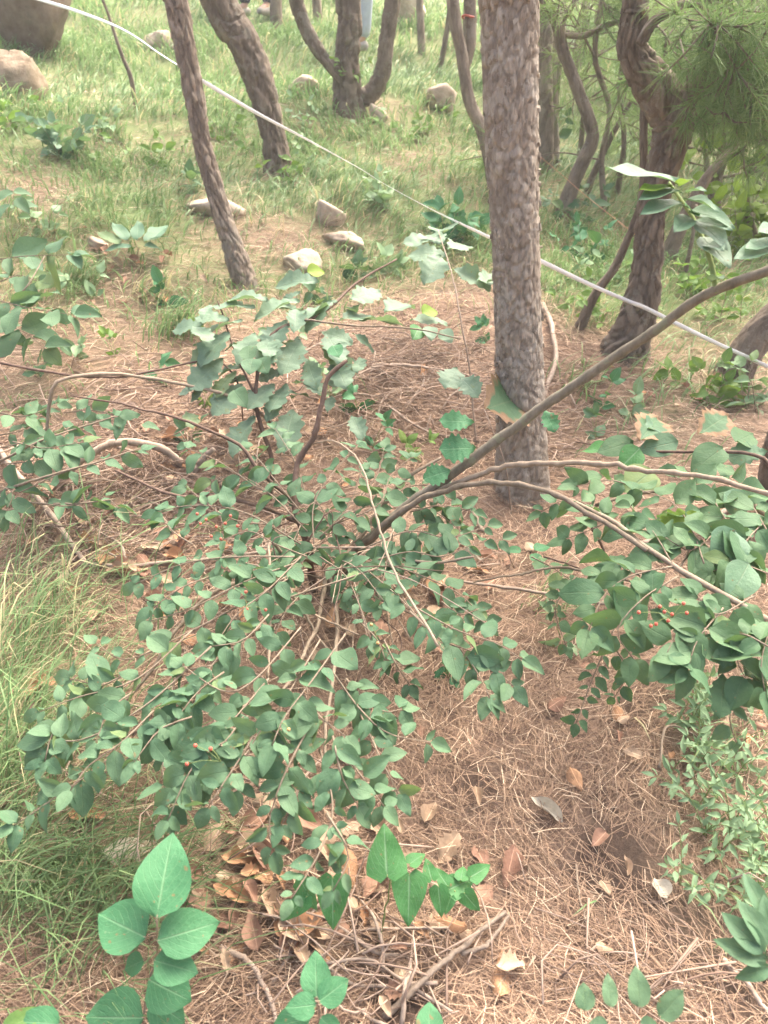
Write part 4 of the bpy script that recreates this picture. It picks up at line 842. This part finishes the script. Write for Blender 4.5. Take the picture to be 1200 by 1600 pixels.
# ------------------------------------------------------------------ foreground seedlings
def seedling(base, h, label, leaves, mat='heart', kind='broad', stem_mat='stempale', top=None, name='seedling', r0=.0022):
    b = PH(*base); pl_ = Plant(name, b, label, 'plant', mat=mat)
    t = PH(*top) if top else b+np.array([0, 0, h]); pl_.stem('stem', [b-np.array([0, 0, .01]), (b+t)/2+np.array([.006, 0, 0]), t], r0, r0*.6, stem_mat, 20, 6, .2)
    for bx, by, hb, tx, ty, ht, asp, *ex in leaves:
        p, q = PH(bx, by, hb), PH(tx, ty, ht); L = np.linalg.norm(q-p); nr_ = np.array(ex[0]) if ex else nrm(np.array([0, -.45, .85])+rng.normal(0, .12, 3))
        if ex and len(ex) > 1: mt = ex[1]
        else: mt = mat
        pl_.stem('petiole', [PH(bx, by, hb), p+(q-p)*.04], .001, .001, stem_mat, 4, 5); pl_.leaf(kind, p, q-p, nr_, L, L*asp, mt)
    pl_.finish(); return pl_
seedling((222, 1590, 0), .3, 'seedling with one tall upright green leaf and four broad ones, lower left', [(245,1435,.34,268,1300,.40,.72,(.1,-.8,.4)),(228,1465,.3,150,1425,.30,.85),(245,1470,.3,345,1440,.29,.72),(240,1500,.27,310,1520,.25,.8),(232,1530,.2,300,1565,.17,.95),(225,1500,.25,190,1515,.22,.7),(225,1590,.12,130,1590,.12,.9),(238,1560,.14,285,1600,.13,.9)], top=(245, 1437, .34))
seedling((500, 1600, .0), .2, 'bright seedling with three broad leaves at the bottom edge, left of centre', [(495,1560,.24,492,1485,.27,.75,(0,-.7,.6)),(498,1565,.24,545,1530,.25,.8),(495,1570,.24,445,1575,.24,.8),(500,1590,.22,535,1620,.2,.7),(485,1590,.2,420,1605,.19,.7)], top=(496, 1565, .24))
v1 = seedling((590, 1470, 0), .1, 'creeping vine with big heart shaped leaves and pale midribs, bottom centre', [(605,1370,.22,600,1285,.25,.85,(0,-.75,.6)),(640,1365,.18,638,1450,.13,.8,(0,-.8,.5)),(520,1370,.18,520,1455,.12,.75,(0,-.8,.5)),(480,1400,.16,440,1440,.12,.6),(640,1350,.19,665,1330,.19,.8),(685,1385,.16,690,1435,.12,.7,(0,-.8,.5)),(675,1375,.17,665,1340,.18,.8),(470,1375,.18,495,1425,.14,.6,(0,-.8,.5))], 'vine', 'heart', 'green_stalk', top=(610, 1372, .2), name='vine')
seedling((735, 1420, 0), .1, 'small dark vine leaves right of the heart shaped pair, bottom centre', [(700,1390,.14,745,1370,.14,.8),(705,1400,.14,695,1430,.12,.7),(725,1395,.14,750,1425,.11,.8,(0,-.8,.5)),(700,1385,.15,680,1355,.16,.8),(735,1370,.15,770,1350,.15,.7),(720,1375,.15,725,1350,.15,.9)], 'vine', 'heart', 'green_stalk', top=(710, 1392, .14), name='vine')
seedling((670, 1615, 0), .1, 'single green leaf poking in at the bottom edge, centre', [(670,1620,.15,672,1565,.17,.95)], top=(670, 1618, .15))
seedling((45, 1640, 0), .1, 'yellowing leaf in the bottom left corner', [(0,1610,.2,80,1575,.2,.45,(0,-.4,.9),'bg'),(95,1600,.2,20,1595,.2,.6,(0,-.4,.9),'heart')], top=(40, 1605, .2))
seedling((995, 1640, 0), .3, 'plant with four rounded dull leaves at the bottom edge, right', [(915,1580,.42,912,1535,.44,.85,(0,-.8,.5)),(955,1575,.42,950,1520,.44,.55,(0,-.8,.5)),(1000,1575,.42,995,1510,.45,.65,(0,-.8,.5)),(1030,1590,.42,1070,1548,.44,.75,(0,-.8,.5)),(950,1600,.4,920,1600,.4,.7),(1000,1600,.4,1030,1600,.4,.7)], 'shrub', 'broad', 'stem', top=(985, 1600, .4))
seedling((1195, 1530, 0), .3, 'dark leaflets fanned out in the lower right corner', [(1195,1490,.36,1130,1425,.38,.5),(1200,1480,.36,1160,1405,.4,.5),(1205,1470,.36,1195,1400,.4,.5),(1200,1500,.35,1120,1470,.36,.45),(1205,1510,.35,1150,1530,.33,.45),(1220,1470,.36,1225,1410,.4,.5),(1200,1440,.37,1165,1360,.4,.4)], 'shrub', 'broad', 'stem', top=(1200, 1490, .36))
seedling((215, 395, 0), .2, 'silvery seedling with drooping leaves on the brown bank, upper left', [(190,380,.12,150,360,.13,.4),(200,375,.13,175,345,.14,.4),(215,375,.13,215,342,.15,.4),(225,378,.13,262,360,.14,.4),(205,385,.12,160,388,.1,.4),(225,385,.12,255,385,.1,.4),(235,375,.13,262,345,.13,.35)], 'pale', 'broad', 'stick', top=(212, 378, .13))
seedling((30, 345, 0), .2, 'dark leafy seedling on the bank at the left edge', [(20,300,.2,50,300,.2,.6),(20,300,.2,-10,310,.2,.6),(25,310,.2,45,330,.18,.6),(15,320,.2,-10,340,.18,.6),(30,320,.18,60,320,.17,.6)], 'shrub', 'broad', 'stem', top=(20, 305, .2))
seedling((830, 860, 0), .1, 'small seedling on bare needles right of the long branch', [(815,860,.06,790,858,.06,.6),(835,860,.06,860,850,.06,.6),(830,865,.06,850,885,.05,.6)], 'heart', 'broad', 'stem', top=(825, 860, .06))
for i, (px, py, n_, sc, lab, mt) in enumerate([(690, 375, 46, 30, 'low leafy bush in the grass left of the main pine', 'heart'), (450, 285, 40, 18, 'leafy undergrowth at the foot of the second left pine', 'bg'), (545, 120, 26, 14, 'green sprouts growing from the crotch of the three stemmed pine', 'bg'), (915, 410, 40, 22, 'leafy undergrowth right of the main pine above the tape', 'heart'), (1165, 270, 150, 26, 'backlit yellow green climber at the upper right edge', 'yellow'), (1120, 500, 40, 20, 'low green plants beyond the long branch at right', 'bg'), (905, 350, 40, 20, 'dark leafy plants at the foot of the elbow bent pine', 'shrub'), (845, 255, 40, 18, 'bushy sprouts behind the main pine, right side', 'shrub'), (100, 240, 60, 26, 'pale weeds in the long grass, upper left', 'pale'), (1110, 640, 30, 26, 'light green weeds above the right shrub', 'bg'), (1170, 640, 24, 26, 'light green weeds at the right edge above the right shrub', 'herb'), (20, 200, 40, 18, 'weeds below the pinkish boulder at the left edge', 'bg'), (160, 215, 40, 16, 'leafy weeds left of the thin dark sapling foot', 'herb'), (240, 265, 40, 16, 'weeds in the grass left of the slim leaning pine', 'bg'), (510, 260, 30, 15, 'weeds just right of the second left pine foot', 'herb'), (600, 330, 40, 18, 'green weeds right of the blocky pale rock', 'herb'), (660, 215, 40, 14, 'weeds on the slope below the white topped rock', 'bg'), (350, 215, 40, 14, 'weeds between the two left pines', 'bg'), (480, 200, 36, 13, 'weeds left of the three stemmed pine foot', 'herb'), (930, 500, 40, 18, 'weeds at the foot of the leaning bare stem', 'bg'), (960, 440, 40, 18, 'weeds left of the crooked pine above the tape', 'herb'), (1090, 460, 50, 20, 'weeds right of the crooked pine behind the long branch', 'bg'), (70, 370, 30, 18, 'weeds on the bank above the left edge plant', 'herb')]):
    hgt = {1165: .9, 545: .0, 845: .35}.get(px, .18); b = PH(px, py) if px != 1165 else PH(1165, 400)
    bz = b
    if px == 545: bz = onray(545, 118, y4-.12); hgt = .1
    bu = Plant('undergrowth' if px != 1165 else 'climber', b if px != 545 else bz, lab, 'plant', 'leafy undergrowth'); d_ = depth(bz)
    rad = (.16 if px != 1165 else .4)*d_/3
    for k in range(max(4, n_//7)):
        e = bz+np.array([rng.normal(0, rad*.6), rng.normal(0, rad*.4), hgt*U(.4, 1.1)]); bu.spray([onground(bz+rng.normal(0, rad*.2, 3)) if px != 545 else bz, (bz+e)/2+rng.normal(0, .02, 3), e], 3 if px != 1165 else 6, sc, 'ovate', .6, .0014, mt, jit=.5)
    bu.finish(0 if sc < 20 else 290)

# ------------------------------------------------------------------ pale herbs on the right
for i in range(44):
    px, py = (U(1030, 1215), U(1090, 1470)); 
    if px < 1040+(.12*abs(py-1200)): px += 60
    b = PH(px, py); hp = Plant('herb', b, 'low pale green herb with narrow leaves '+('just below the right shrub' if py < 1180 else 'midway down the right edge patch' if py < 1300 else 'beside the dark leaflets, lower right' if py > 1390 else 'in the lower half of the right patch'), 'plant', 'pale herbs at the right edge', 'herb')
    for k in range(2):
        e = b+np.array([rng.normal(0, .05), rng.normal(0, .05), U(.06, .14)]); hp.spray([b, (b+e)/2+np.array([0, 0, .02]), e], int(U(3, 5)), 24, 'lance', .34, .001, None, 'green_stalk', jit=.5)
    hp.finish()

for i, (px, py) in enumerate([(560, 645), (520, 625), (835, 655), (640, 715), (580, 705), (450, 560), (300, 300), (180, 560), (240, 600), (120, 560), (60, 590), (330, 560), (700, 1060), (985, 655), (930, 690), (1060, 600), (760, 540), (610, 430), (560, 440), (330, 640), (260, 480), (150, 470), (500, 480), (1130, 630), (940, 640), (880, 1010), (300, 690)]):
    b = PH(px, py); sp_ = Plant('sprout', b, 'small green sprout on the litter '+('beyond the long branch' if px > 780 else 'around the brush pile' if px > 480 else 'behind the shrub, left'), 'plant', 'small sprouts on the litter', ['heart', 'herb', 'shrub', 'bg'][i % 4])
    for k in range(2):
        e = b+np.array([rng.normal(0, .04), rng.normal(0, .03), U(.05, .13)]); sp_.spray([b, (b+e)/2+np.array([0, 0, .01]), e], 2, U(18, 32), 'ovate', .6, .001, None, 'green_stalk', jit=.45)
    sp_.finish()

# ------------------------------------------------------------------ fallen sticks
def stick(pts, r0, r1, label, mat='stick', group=None, name='fallen_stick', n=30):
    c = cat(np.array(pts), n); c = c+np.cumsum(rng.normal(0, .0015, c.shape), 0)*np.sin(np.linspace(0, math.pi, n))[:, None]
    R = np.linspace(r0, r1, n)*(1+.08*np.sin(np.linspace(0, 40, n))); V, Fs = tubes(c[None], R[None], 7)
    return tag(obj(name, mesh_np(name, V, Fs, [M[mat]])), label, 'stick', group)
stick(hs((90,765,.0),(110,735,.08),(150,705,.12),(200,692,.12),(250,700,.08),(285,725,.01)), .012, .014, 'arched grey dead branch on the ground, left of centre')
stick([PH(72,715,.16), PH(76,650,.3), PH(86,604,.4), PH(110,592,.42), PH(190,588,.4), PH(280,600,.36), PH(382,628,.3), PH(470,700,.1)], .006, .005, 'pale snapped branch bent down sharply at its tip, left side', 'stempale')
stick([PH(-20,562,.3), PH(90,585,.36), PH(190,590,.39), PH(330,565,.38), PH(372,600,.3), PH(380,660,.1)], .005, .0025, 'long thin dark branch crossing in from the left edge', 'stickdark')
stick(hs((-10,690,.02),(40,760,.05),(90,820,.05),(135,882,.012)), .010, .008, 'grey stick slanting down at the left above the grass')
stick(hs((135,882,.015),(230,885,.03),(330,875,.04),(420,860,.05)), .007, .005, 'long thin grey stick lying under the shrub, left')
stick(hs((300,742,.0),(318,715,.05),(334,702,.09)), .011, .009, 'short broken stub sticking up left of centre')
stick(hs((848,475,.0),(862,510,.03),(868,560,.05),(855,600,.03),(850,625,.0)), .012, .009, 'curved dead branch leaning on the right of the main pine base', 'stick')
stick(hs((600,630,.02),(650,665,.03),(700,680,.02),(760,690,.01)), .006, .004, 'grey stick on the brush pile left of the main pine')
stick(hs((580,575,.03),(640,570,.05),(700,578,.04),(745,590,.02)), .007, .005, 'long stick lying across the top of the brush pile')
stick(hs((600,1590,.01),(660,1540,.03),(720,1490,.04),(790,1425,.02)), .0065, .004, 'forked dark twig on the needles at the bottom, its thick arm', 'stickmid')
stick(hs((720,1490,.03),(760,1475,.03),(795,1430,.02)), .005, .003, 'short fork arm of the dark twig at the bottom', 'stickmid')
stick(hs((345,1480,.01),(390,1510,.02),(420,1560,.02),(435,1610,.01)), .006, .004, 'curved thin twig right of the lower left seedling', 'stick')
stick(hs((1135,1190,.01),(1060,1140,.04),(1030,1200,.02)), .003, .003, 'bent pale twig among the herbs at right', 'stempale')
stick(hs((900,1350,.01),(905,1400,.015),(930,1485,.01)), .002, .0015, 'thin wiry pale stem on the bare needles, lower right', 'stempale')
stick(hs((1130,1500,.01),(1170,1550,.02),(1220,1610,.02)), .006, .004, 'grey twig in the bottom right corner', 'stick')
stick(hs((720,775,.01),(740,800,.03),(755,830,.02)), .008, .007, 'short pale stick under the long branch', 'stempale')
stick(hs((960,945,.02),(880,935,.05),(800,920,.05),(700,905,.04)), .006, .004, 'long horizontal grey stick under the right shrub', 'stick')
stick(hs((1185,760,.02),(1090,820,.06),(1000,850,.05)), .010, .008, 'thick dead stick inside the right shrub', 'stick')
for i in range(46):
    px, py = [(rng.normal(650, 75), rng.normal(615, 45)), (rng.normal(190, 120), rng.normal(800, 55)), (rng.normal(560, 90), rng.normal(1500, 60))][0 if i < 26 else 1 if i < 38 else 2]
    zone = 0 if i < 26 else 1 if i < 38 else 2
    b = PH(px, py); a = U(0, math.pi); L = U(.1, .32); d_ = np.array([math.cos(a), math.sin(a)*.7, 0])*L/2
    pts = [onground(b-d_, U(.003, .03)), onground(b+rng.normal(0, .02, 3), U(.012, .05)), onground(b+d_, U(.003, .03))]
    stick(pts, U(.0025, .005), U(.0015, .003), ('short ' if L < .16 else 'long ' if L > .25 else '')+('sideways ' if abs(math.cos(a)) > .8 else 'upslope pointing ' if abs(math.cos(a)) < .4 else 'slanting ')+['thin dry stick in the brush pile left of the main pine', 'thin dry stick on the litter at the left', 'thin dry stick on the needles at the bottom'][zone], 'stick', ['sticks in the brush pile', 'sticks on the left litter', 'sticks at the bottom'][zone], n=12)

# ------------------------------------------------------------------ dead leaves
def dead(px, py, lpx, ang, asp, mat, kind, label, group=None, tilt=.25, lift=.015):
    b = PH(px, py); L = lpx*depth(b)/F; ax = np.array([math.cos(ang), math.sin(ang), 0.]); e = .2
    nx_ = (Hgt(b[0]+e, b[1])-Hgt(b[0]-e, b[1]))/(2*e); ny_ = (Hgt(b[0], b[1]+e)-Hgt(b[0], b[1]-e))/(2*e)
    nr_ = nrm(np.array([-nx_, -ny_, 1.])+rng.normal(0, tilt, 3)); ax = nrm(ax-nr_*(ax@nr_))
    p = b-ax*L*.5; p = p+np.array([0, 0, lift])
    o = obj('dead_leaf', tmesh(kind, int(rng.integers(0, 4)), mat), None, basis(p, ax, nr_, L, L*asp)); return tag(o, label, 'leaf', group)
for px, py, l, an, asp, mt, kd, lab in [(208,1328,92,.25,.5,'dead_pale','dead','pale tan dead leaf riddled with holes, beside the tall upright leaf'),(795,1364,66,1.3,.45,'dead_brown','deadoak','reddish brown lobed dead leaf on bare needles, lower centre'),(852,1272,60,2.4,.35,'dead_pale','dead','grey twisted dead leaf with a pale tip, lower right of centre'),(1030,1396,34,1.9,.9,'dead_pale','dead','small whitish round leaf on a stalk, lower right'),(782,1525,80,1.4,.4,'dead_orange','dead','orange curled dead leaf near the bottom, right of centre'),(628,1525,50,1.8,.6,'dead_tan','dead','tan curled dead leaf near the bottom edge, centre'),(474,1186,44,1.0,.4,'dead_tan','dead','narrow tan dead leaf hanging under the centre shrub'),(256,856,46,.1,.45,'dead_orange','dead','orange tan dead leaf above the shrub, left'),(178,872,50,.0,.4,'dead_orange','dead','long orange dead leaf at the end of the grey stick'),(300,1000,40,.6,.7,'dead_orange','dead','folded orange dead leaf seen through the shrub, left'),(60,1082,52,.4,.7,'dead_orange','deadoak','crumpled orange dead leaf in the left grass'),(368,1492,46,.8,.6,'dead_orange','dead','reddish dead leaf right of the lower left seedling'),(272,690,48,-.3,.5,'dead_orange','dead','orange dead leaf above the arched dead branch'),(140,1282,64,.0,.55,'dead_orange','dead','yellowish dead leaf at the edge of the left grass'),(685,1440,44,1.5,.7,'dead_tan','dead','curled tan dead leaf under the heart shaped vine'),(600,1450,56,1.5,.35,'dead_tan','dead','long tan dead leaf upright below the heart shaped vine'),(700,1335,56,.9,.6,'dead_tan','deadoak','crumpled pale dead leaf above the small vine leaves'),(735,880,44,-.6,.3,'dead_pale','dead','pale narrow dead leaf right of the centre shrub'),(965,1120,36,1.7,.6,'dead_orange','dead','small orange dead leaf on bare needles, right'),(455,1470,60,1.2,.55,'dead_brown','dead','dark reddish dead leaf left of the bottom seedling'),(400,1290,60,.8,.5,'dead_brown','dead','large brown dead leaf right of the tall upright leaf'),(345,1310,66,1.0,.55,'dead_tan','dead','broad tan dead leaf touching the tall upright leaf'),(545,1300,40,.5,.6,'dead_tan','deadoak','small crumpled tan leaf above the heart shaped vine')]:
    dead(px, py, l, an, asp, mt, kd, lab, tilt=.15)
ZN = [((400,1400),(95,95),52,50,'dead leaf in the leafy litter at lower left of centre','dead leaves lower left'),((230,440),(80,55),26,20,'dry leaf on the bare bank, upper left','dead leaves on the bank'),((200,870),(130,60),32,34,'dry leaf on the litter left of the shrub','dead leaves left'),((470,940),(160,80),34,34,'dry leaf on the ground beneath the centre shrub','dead leaves under the shrub'),((690,900),(80,70),22,34,'dry leaf right of the shrub base','dead leaves right of the shrub'),((640,1430),(110,90),30,42,'dry leaf around the heart shaped vine','dead leaves at the bottom'),((880,1250),(180,150),14,30,'dry leaf on the bare needles','dead leaves on bare needles'),((380,690),(150,60),26,28,'dry leaf on the ground behind the shrub','dead leaves behind the shrub'),((1020,610),(90,30),10,22,'dry leaf on the slope beyond the long branch','dead leaves beyond the long branch'),((1150,1180),(50,80),8,26,'dry leaf among the pale herbs','dead leaves among herbs')]
for (c, s_, n_, L, lab, g_) in ZN:
    for k in range(n_):
        px, py = rng.normal(c[0], s_[0]*.75), rng.normal(c[1], s_[1]*.75)
        if not (-30 < px < 1230 and 300 < py < 1640): continue
        mt = ['dead_tan', 'dead_orange', 'dead_brown', 'dead_tan'][int(rng.integers(0, 4))]
        kd = 'dead' if U() < .65 else 'deadoak'; sz = U(.65, 1.35); asp = U(.35, .65)
        lb_ = ('large ' if sz > 1.1 else 'small ' if sz < .85 else '')+('narrow ' if asp < .45 else '')+{'dead_tan': 'tan ', 'dead_orange': 'orange ', 'dead_brown': 'brown '}[mt]+('lobed ' if kd == 'deadoak' else '')+lab
        dead(px, py, L*sz, U(0, 6.28), asp, mt, kd, lb_, g_, .22, U(.014, .032))

# ------------------------------------------------------------------ needle litter (uncountable)
def field(n, ymin, ymax, power, spread=.68, extra=1.0):
    y = ymin+(ymax-ymin)*U(0, 1, n)**power; x = U(-1, 1, n)*(extra+spread*np.maximum(y, 0)); return x, y
def litter():
    n = 245000; x, y = field(n, .15, 6.5, 1.5); g = grassy(x, y); keep = U(0, 1, n) > np.maximum(g*.9, bare(x, y)*.78+.35*np.clip(wn(x, y, 31., 1.)*wn(x, y, 12.)*2-.5, 0, 1)); x, y = x[keep], y[keep]; n = len(x)
    clump = wn(x, y, 9.)*.6+wn(x, y, 21., 2.)*.4
    L = U(.045, .105, n); a = U(0, 2*math.pi, n); fl = -1.1+1.2*np.sin(1.7*x+2.3*y); a = np.where(U(0, 1, n) < .45, fl+rng.normal(0, .5, n), a)
    d = np.stack([np.cos(a), np.sin(a), rng.normal(0, .16, n)], -1); base = np.stack([x, y, Hgt(x, y)+np.abs(rng.normal(0, .010, n))+.012*clump*U(0, 1, n)], -1)
    bend = rng.normal(0, .12, (n, 1))*np.stack([-np.sin(a), np.cos(a), np.zeros(n)], -1)*L[:, None]; s = np.array([-.5, 0, .5])
    Pc = base[:, None]+d[:, None]*L[:, None, None]*s[None, :, None]+bend[:, None]*(1-4*s*s)[None, :, None]
    Pc[..., 2] = np.maximum(Pc[..., 2], Hgt(Pc[..., 0], Pc[..., 1])+.001)
    wv = U(.0005, .00095, n)*np.clip(.6+.22*y, .8, 1.8); sd_ = nrm(np.cross(d, np.stack([rng.normal(0, .5, n), -.5+rng.normal(0, .4, n), np.ones(n)], -1))); W = sd_[:, None]*wv[:, None, None]*np.array([.8, 1, .45])[None, :, None]
    k = U(0, 1, (n, 1)); c = np.array([.195, .122, .077])*(1-k)+np.array([.385, .262, .170])*k
    pale = U(0, 1, n) < .10; c[pale] = np.array([.58, .45, .31])*U(.85, 1.1, (pale.sum(), 1)); dk = U(0, 1, n) < .14; c[dk] = np.array([.11, .065, .045])
    V, Q, cc = strips(Pc, W, c); tag(obj('needle_litter', mesh_np('needle_litter', V, Q, [M['needle']], col=cc, smooth=False)), 'brown fallen pine needles carpeting the slope', 'litter', None, 'stuff')
litter()
def twigs():
    cs = []
    for cx, cy, sx, sy, m in [(650, 600, 160, 90, 560), (620, 545, 120, 44, 200), (190, 770, 170, 80, 600), (420, 650, 150, 60, 260), (800, 650, 60, 50, 120), (860, 700, 90, 50, 160), (560, 1500, 130, 80, 90), (480, 880, 160, 70, 200), (200, 620, 120, 50, 130), (1000, 1530, 140, 60, 60), (300, 1200, 200, 120, 120)]:
        for _ in range(m): cs.append(PH(min(max(rng.normal(cx, sx*.7), -40), 1240), min(max(rng.normal(cy, sy*.7), 330), 1640)))
    b = np.array(cs); n = len(b); a = U(0, 2*math.pi, n); L = U(.06, .26, n); d = np.stack([np.cos(a), np.sin(a)*.8, rng.normal(0, .22, n)], -1)
    b[:, 2] += np.abs(rng.normal(0, .022, n))+.006; s = np.linspace(-.5, .5, 5); bd = rng.normal(0, .14, (n, 3))*L[:, None]
    Pc = b[:, None]+d[:, None]*L[:, None, None]*s[None, :, None]+bd[:, None]*(1-4*s*s)[None, :, None]; Pc[..., 2] = np.maximum(Pc[..., 2], Hgt(Pc[..., 0], Pc[..., 1])+.002)
    R = U(.0010, .0026, n)[:, None]*np.linspace(1.1, .6, 5)[None]; V, Fs = tubes(Pc, R, 4); k = np.repeat(U(0, 1, (n, 1)), 20, 0)
    c = np.array([.20, .135, .10])*(1-k)+np.array([.50, .38, .29])*k
    tag(obj('twig_litter', mesh_np('twig_litter', V, Fs, [M['twig']], col=c)), 'tangle of thin dead twigs on the needle litter', 'litter', None, 'stuff')
twigs()

# ------------------------------------------------------------------ grass (uncountable) and single tufts
def blades(x, y, L, w_, a, lean, droop, c):
    n = len(x); b = np.stack([x, y, Hgt(x, y)-.005], -1); h = np.stack([np.cos(a), np.sin(a), np.zeros(n)], -1); s = np.array([0, .35, .7, 1.])
    Pc = b[:, None]+h[:, None]*(L*lean)[:, None, None]*(s**1.6)[None, :, None]; Pc[..., 2] += L[:, None]*np.sqrt(np.maximum(1-lean**2*.6, .1))[:, None]*(s[None]-droop[:, None]*s[None]**3)
    sd_ = np.stack([-np.sin(a), np.cos(a), np.zeros(n)], -1)+rng.normal(0, .25, (n, 3)); W = nrm(sd_)[:, None]*w_[:, None, None]*np.array([.8, 1, .75, .08])[None, :, None]
    return strips(Pc, W, c)
def gcol(n, tone):
    k = U(0, 1, (n, 1)); c = np.array([.11, .20, .072])*(1-k)+np.array([.235, .345, .145])*k
    y_ = U(0, 1, n) < tone; c[y_] = (np.array([.44, .40, .22])*U(.75, 1.15, (y_.sum(), 1))); return c
def grass():
    n = 400000; x, y = field(n, .2, 16, 1.35, .70, 1.0); g = grassy(x, y); tuft = np.clip(1.5*wn(x, y, 5.5, .7)*wn(x, y, 13., 3.)+.28, 0, 1)
    keep = U(0, 1, n) < g**1.3*tuft*np.clip(.5+y/9, 0, 1); x, y = x[keep], y[keep]; n = len(x); x = x+rng.normal(0, .02, n)
    L = U(.06, .21, n)*np.clip(.75+y*.04, .75, 1.25); w_ = U(.0012, .0029, n)*np.clip(.55+y*.20, .7, 2.6)
    a = -1.0+1.4*wn(x, y, 1.9)*2-1.0+rng.normal(0, .9, n); lean = U(.45, .99, n); droop = U(.15, .7, n); V, Q, c = blades(x, y, L, w_, a, lean, droop, gcol(n, .08)*(1+.25*(wn(x, y, 1.3)[:, None]-.5)))
    print('blades', n)
    tag(obj('grass', mesh_np('grass', V, Q, [M['grass']], col=c, smooth=False)), 'long drooping green grass covering the upper slope', 'grass', None, 'stuff')
grass()
def straw():
    n = 60000; x, y = field(n, 1.6, 7.5, 1.0, .62, .6); z = Hgt(x, y); px, py, d = proj(np.stack([x, y, z], -1))
    m = np.exp(-((py-440)/110)**2)+.5*np.exp(-((px-60)/150)**2-((py-900)/160)**2); keep = U(0, 1, n) < m*.3*wn(x, y, 7.)*wn(x, y, 3.1, 2.)*1.8; x, y = x[keep], y[keep]; n = len(x)
    c = np.where(U(0, 1, (n, 1)) < .3, np.array([[.20, .26, .10]]), np.array([[.42, .33, .20]]))*U(.7, 1.2, (n, 1)); V, Q, cc = blades(x, y, U(.06, .19, n), U(.001, .0019, n)*np.clip(.4+.25*y, .8, 2), U(0, 6.28, n), U(.5, .99, n), U(.1, .6, n), c)
    tag(obj('dry_grass', mesh_np('dry_grass', V, Q, [M['grass']], col=cc, smooth=False)), 'thin straw coloured dry grass on the brown bank', 'grass', None, 'stuff')
straw()
for px, py, n_, rad, L, lab, tone, a0 in [(275, 520, 150, .06, .24, 'arching green grass tuft left of the oak sapling', .05, -.3), (118, 445, 90, .05, .18, 'bright upright grass tuft at left above the shrub', .05, .5), (20, 985, 280, .15, .36, 'long yellow green grass tuft at the left edge, upper of three', .25, .2), (10, 1190, 360, .14, .36, 'thick yellow green grass tuft at the left edge, middle of three', .2, .3), (60, 1390, 420, .14, .26, 'dark green grass tuft at lower left, left of the tall upright leaf', .05, 0.), (215, 1400, 200, .09, .22, 'fine dark grass just left of the tall upright leaf', .08, -.1), (545, 330, 80, .1, .22, 'grass tuft right of the blocky pale rock', .1, 0), (900, 600, 70, .06, .15, 'short dull grass tuft below the long branch right of the main pine', .1, -.5), (870, 940, 60, .05, .12, 'small yellow green grass tuft under the right shrub', .2, -.5), (1010, 590, 60, .07, .15, 'fresh green tuft on the slope beyond the long branch', .05, -.5), (60, 460, 80, .08, .16, 'pale grass tuft behind the left edge plant', .3, 0.), (230, 460, 60, .05, .18, 'straw coloured grass tuft above the arching green tuft', .7, -.2)]:
    b = PH(px, py); x, y = b[0]+rng.normal(0, rad, n_), b[1]+rng.normal(0, rad, n_); dd_ = depth(b)
    V, Q, c = blades(x, y, L*U(.5, 1.2, n_), U(.0011, .0022, n_)*dd_/1.9, a0+rng.normal(0, .8, n_), U(.4, .98, n_), U(.1, .5, n_), gcol(n_, tone)*(.75 if 'dark' in lab else 1))
    tag(obj('grass_tuft', mesh_np('grass_tuft', V, Q, [M['grass']], col=c, smooth=False)), lab, 'grass', 'grass tufts')

hz = np.array([(x, y, z) for x in (-75., 75.) for y in (-8., 110.) for z in (-2.6, 16.)])  # volume box added to wash out the blacks, standing in for lens smear
hm = bpy.data.materials.new('veil'); hm.use_nodes = True; hn = hm.node_tree; hn.nodes.clear(); ho = hn.nodes.new('ShaderNodeOutputMaterial'); hv = hn.nodes.new('ShaderNodeVolumePrincipled')
hv.inputs['Color'].default_value = (.95, .97, .98, 1); hv.inputs['Density'].default_value = .0045; hv.inputs['Anisotropy'].default_value = .2; hn.links.new(hv.outputs[0], ho.inputs['Volume'])
tag(obj('veil', mesh_np('veil', hz, np.array([(0, 1, 3, 2), (4, 6, 7, 5), (0, 4, 5, 1), (2, 3, 7, 6), (0, 2, 6, 4), (1, 5, 7, 3)]), [hm], smooth=False)), 'thin pale haze volume added to lift blacks like a lens smear', None, None, 'stuff')
for o in ROOTS:
    if '_b' in o: del o['_b']
tr = sum(len(m.polygons)*2*m.users for m in bpy.data.meshes); print('approx tris', tr, 'objects', len(bpy.data.objects))
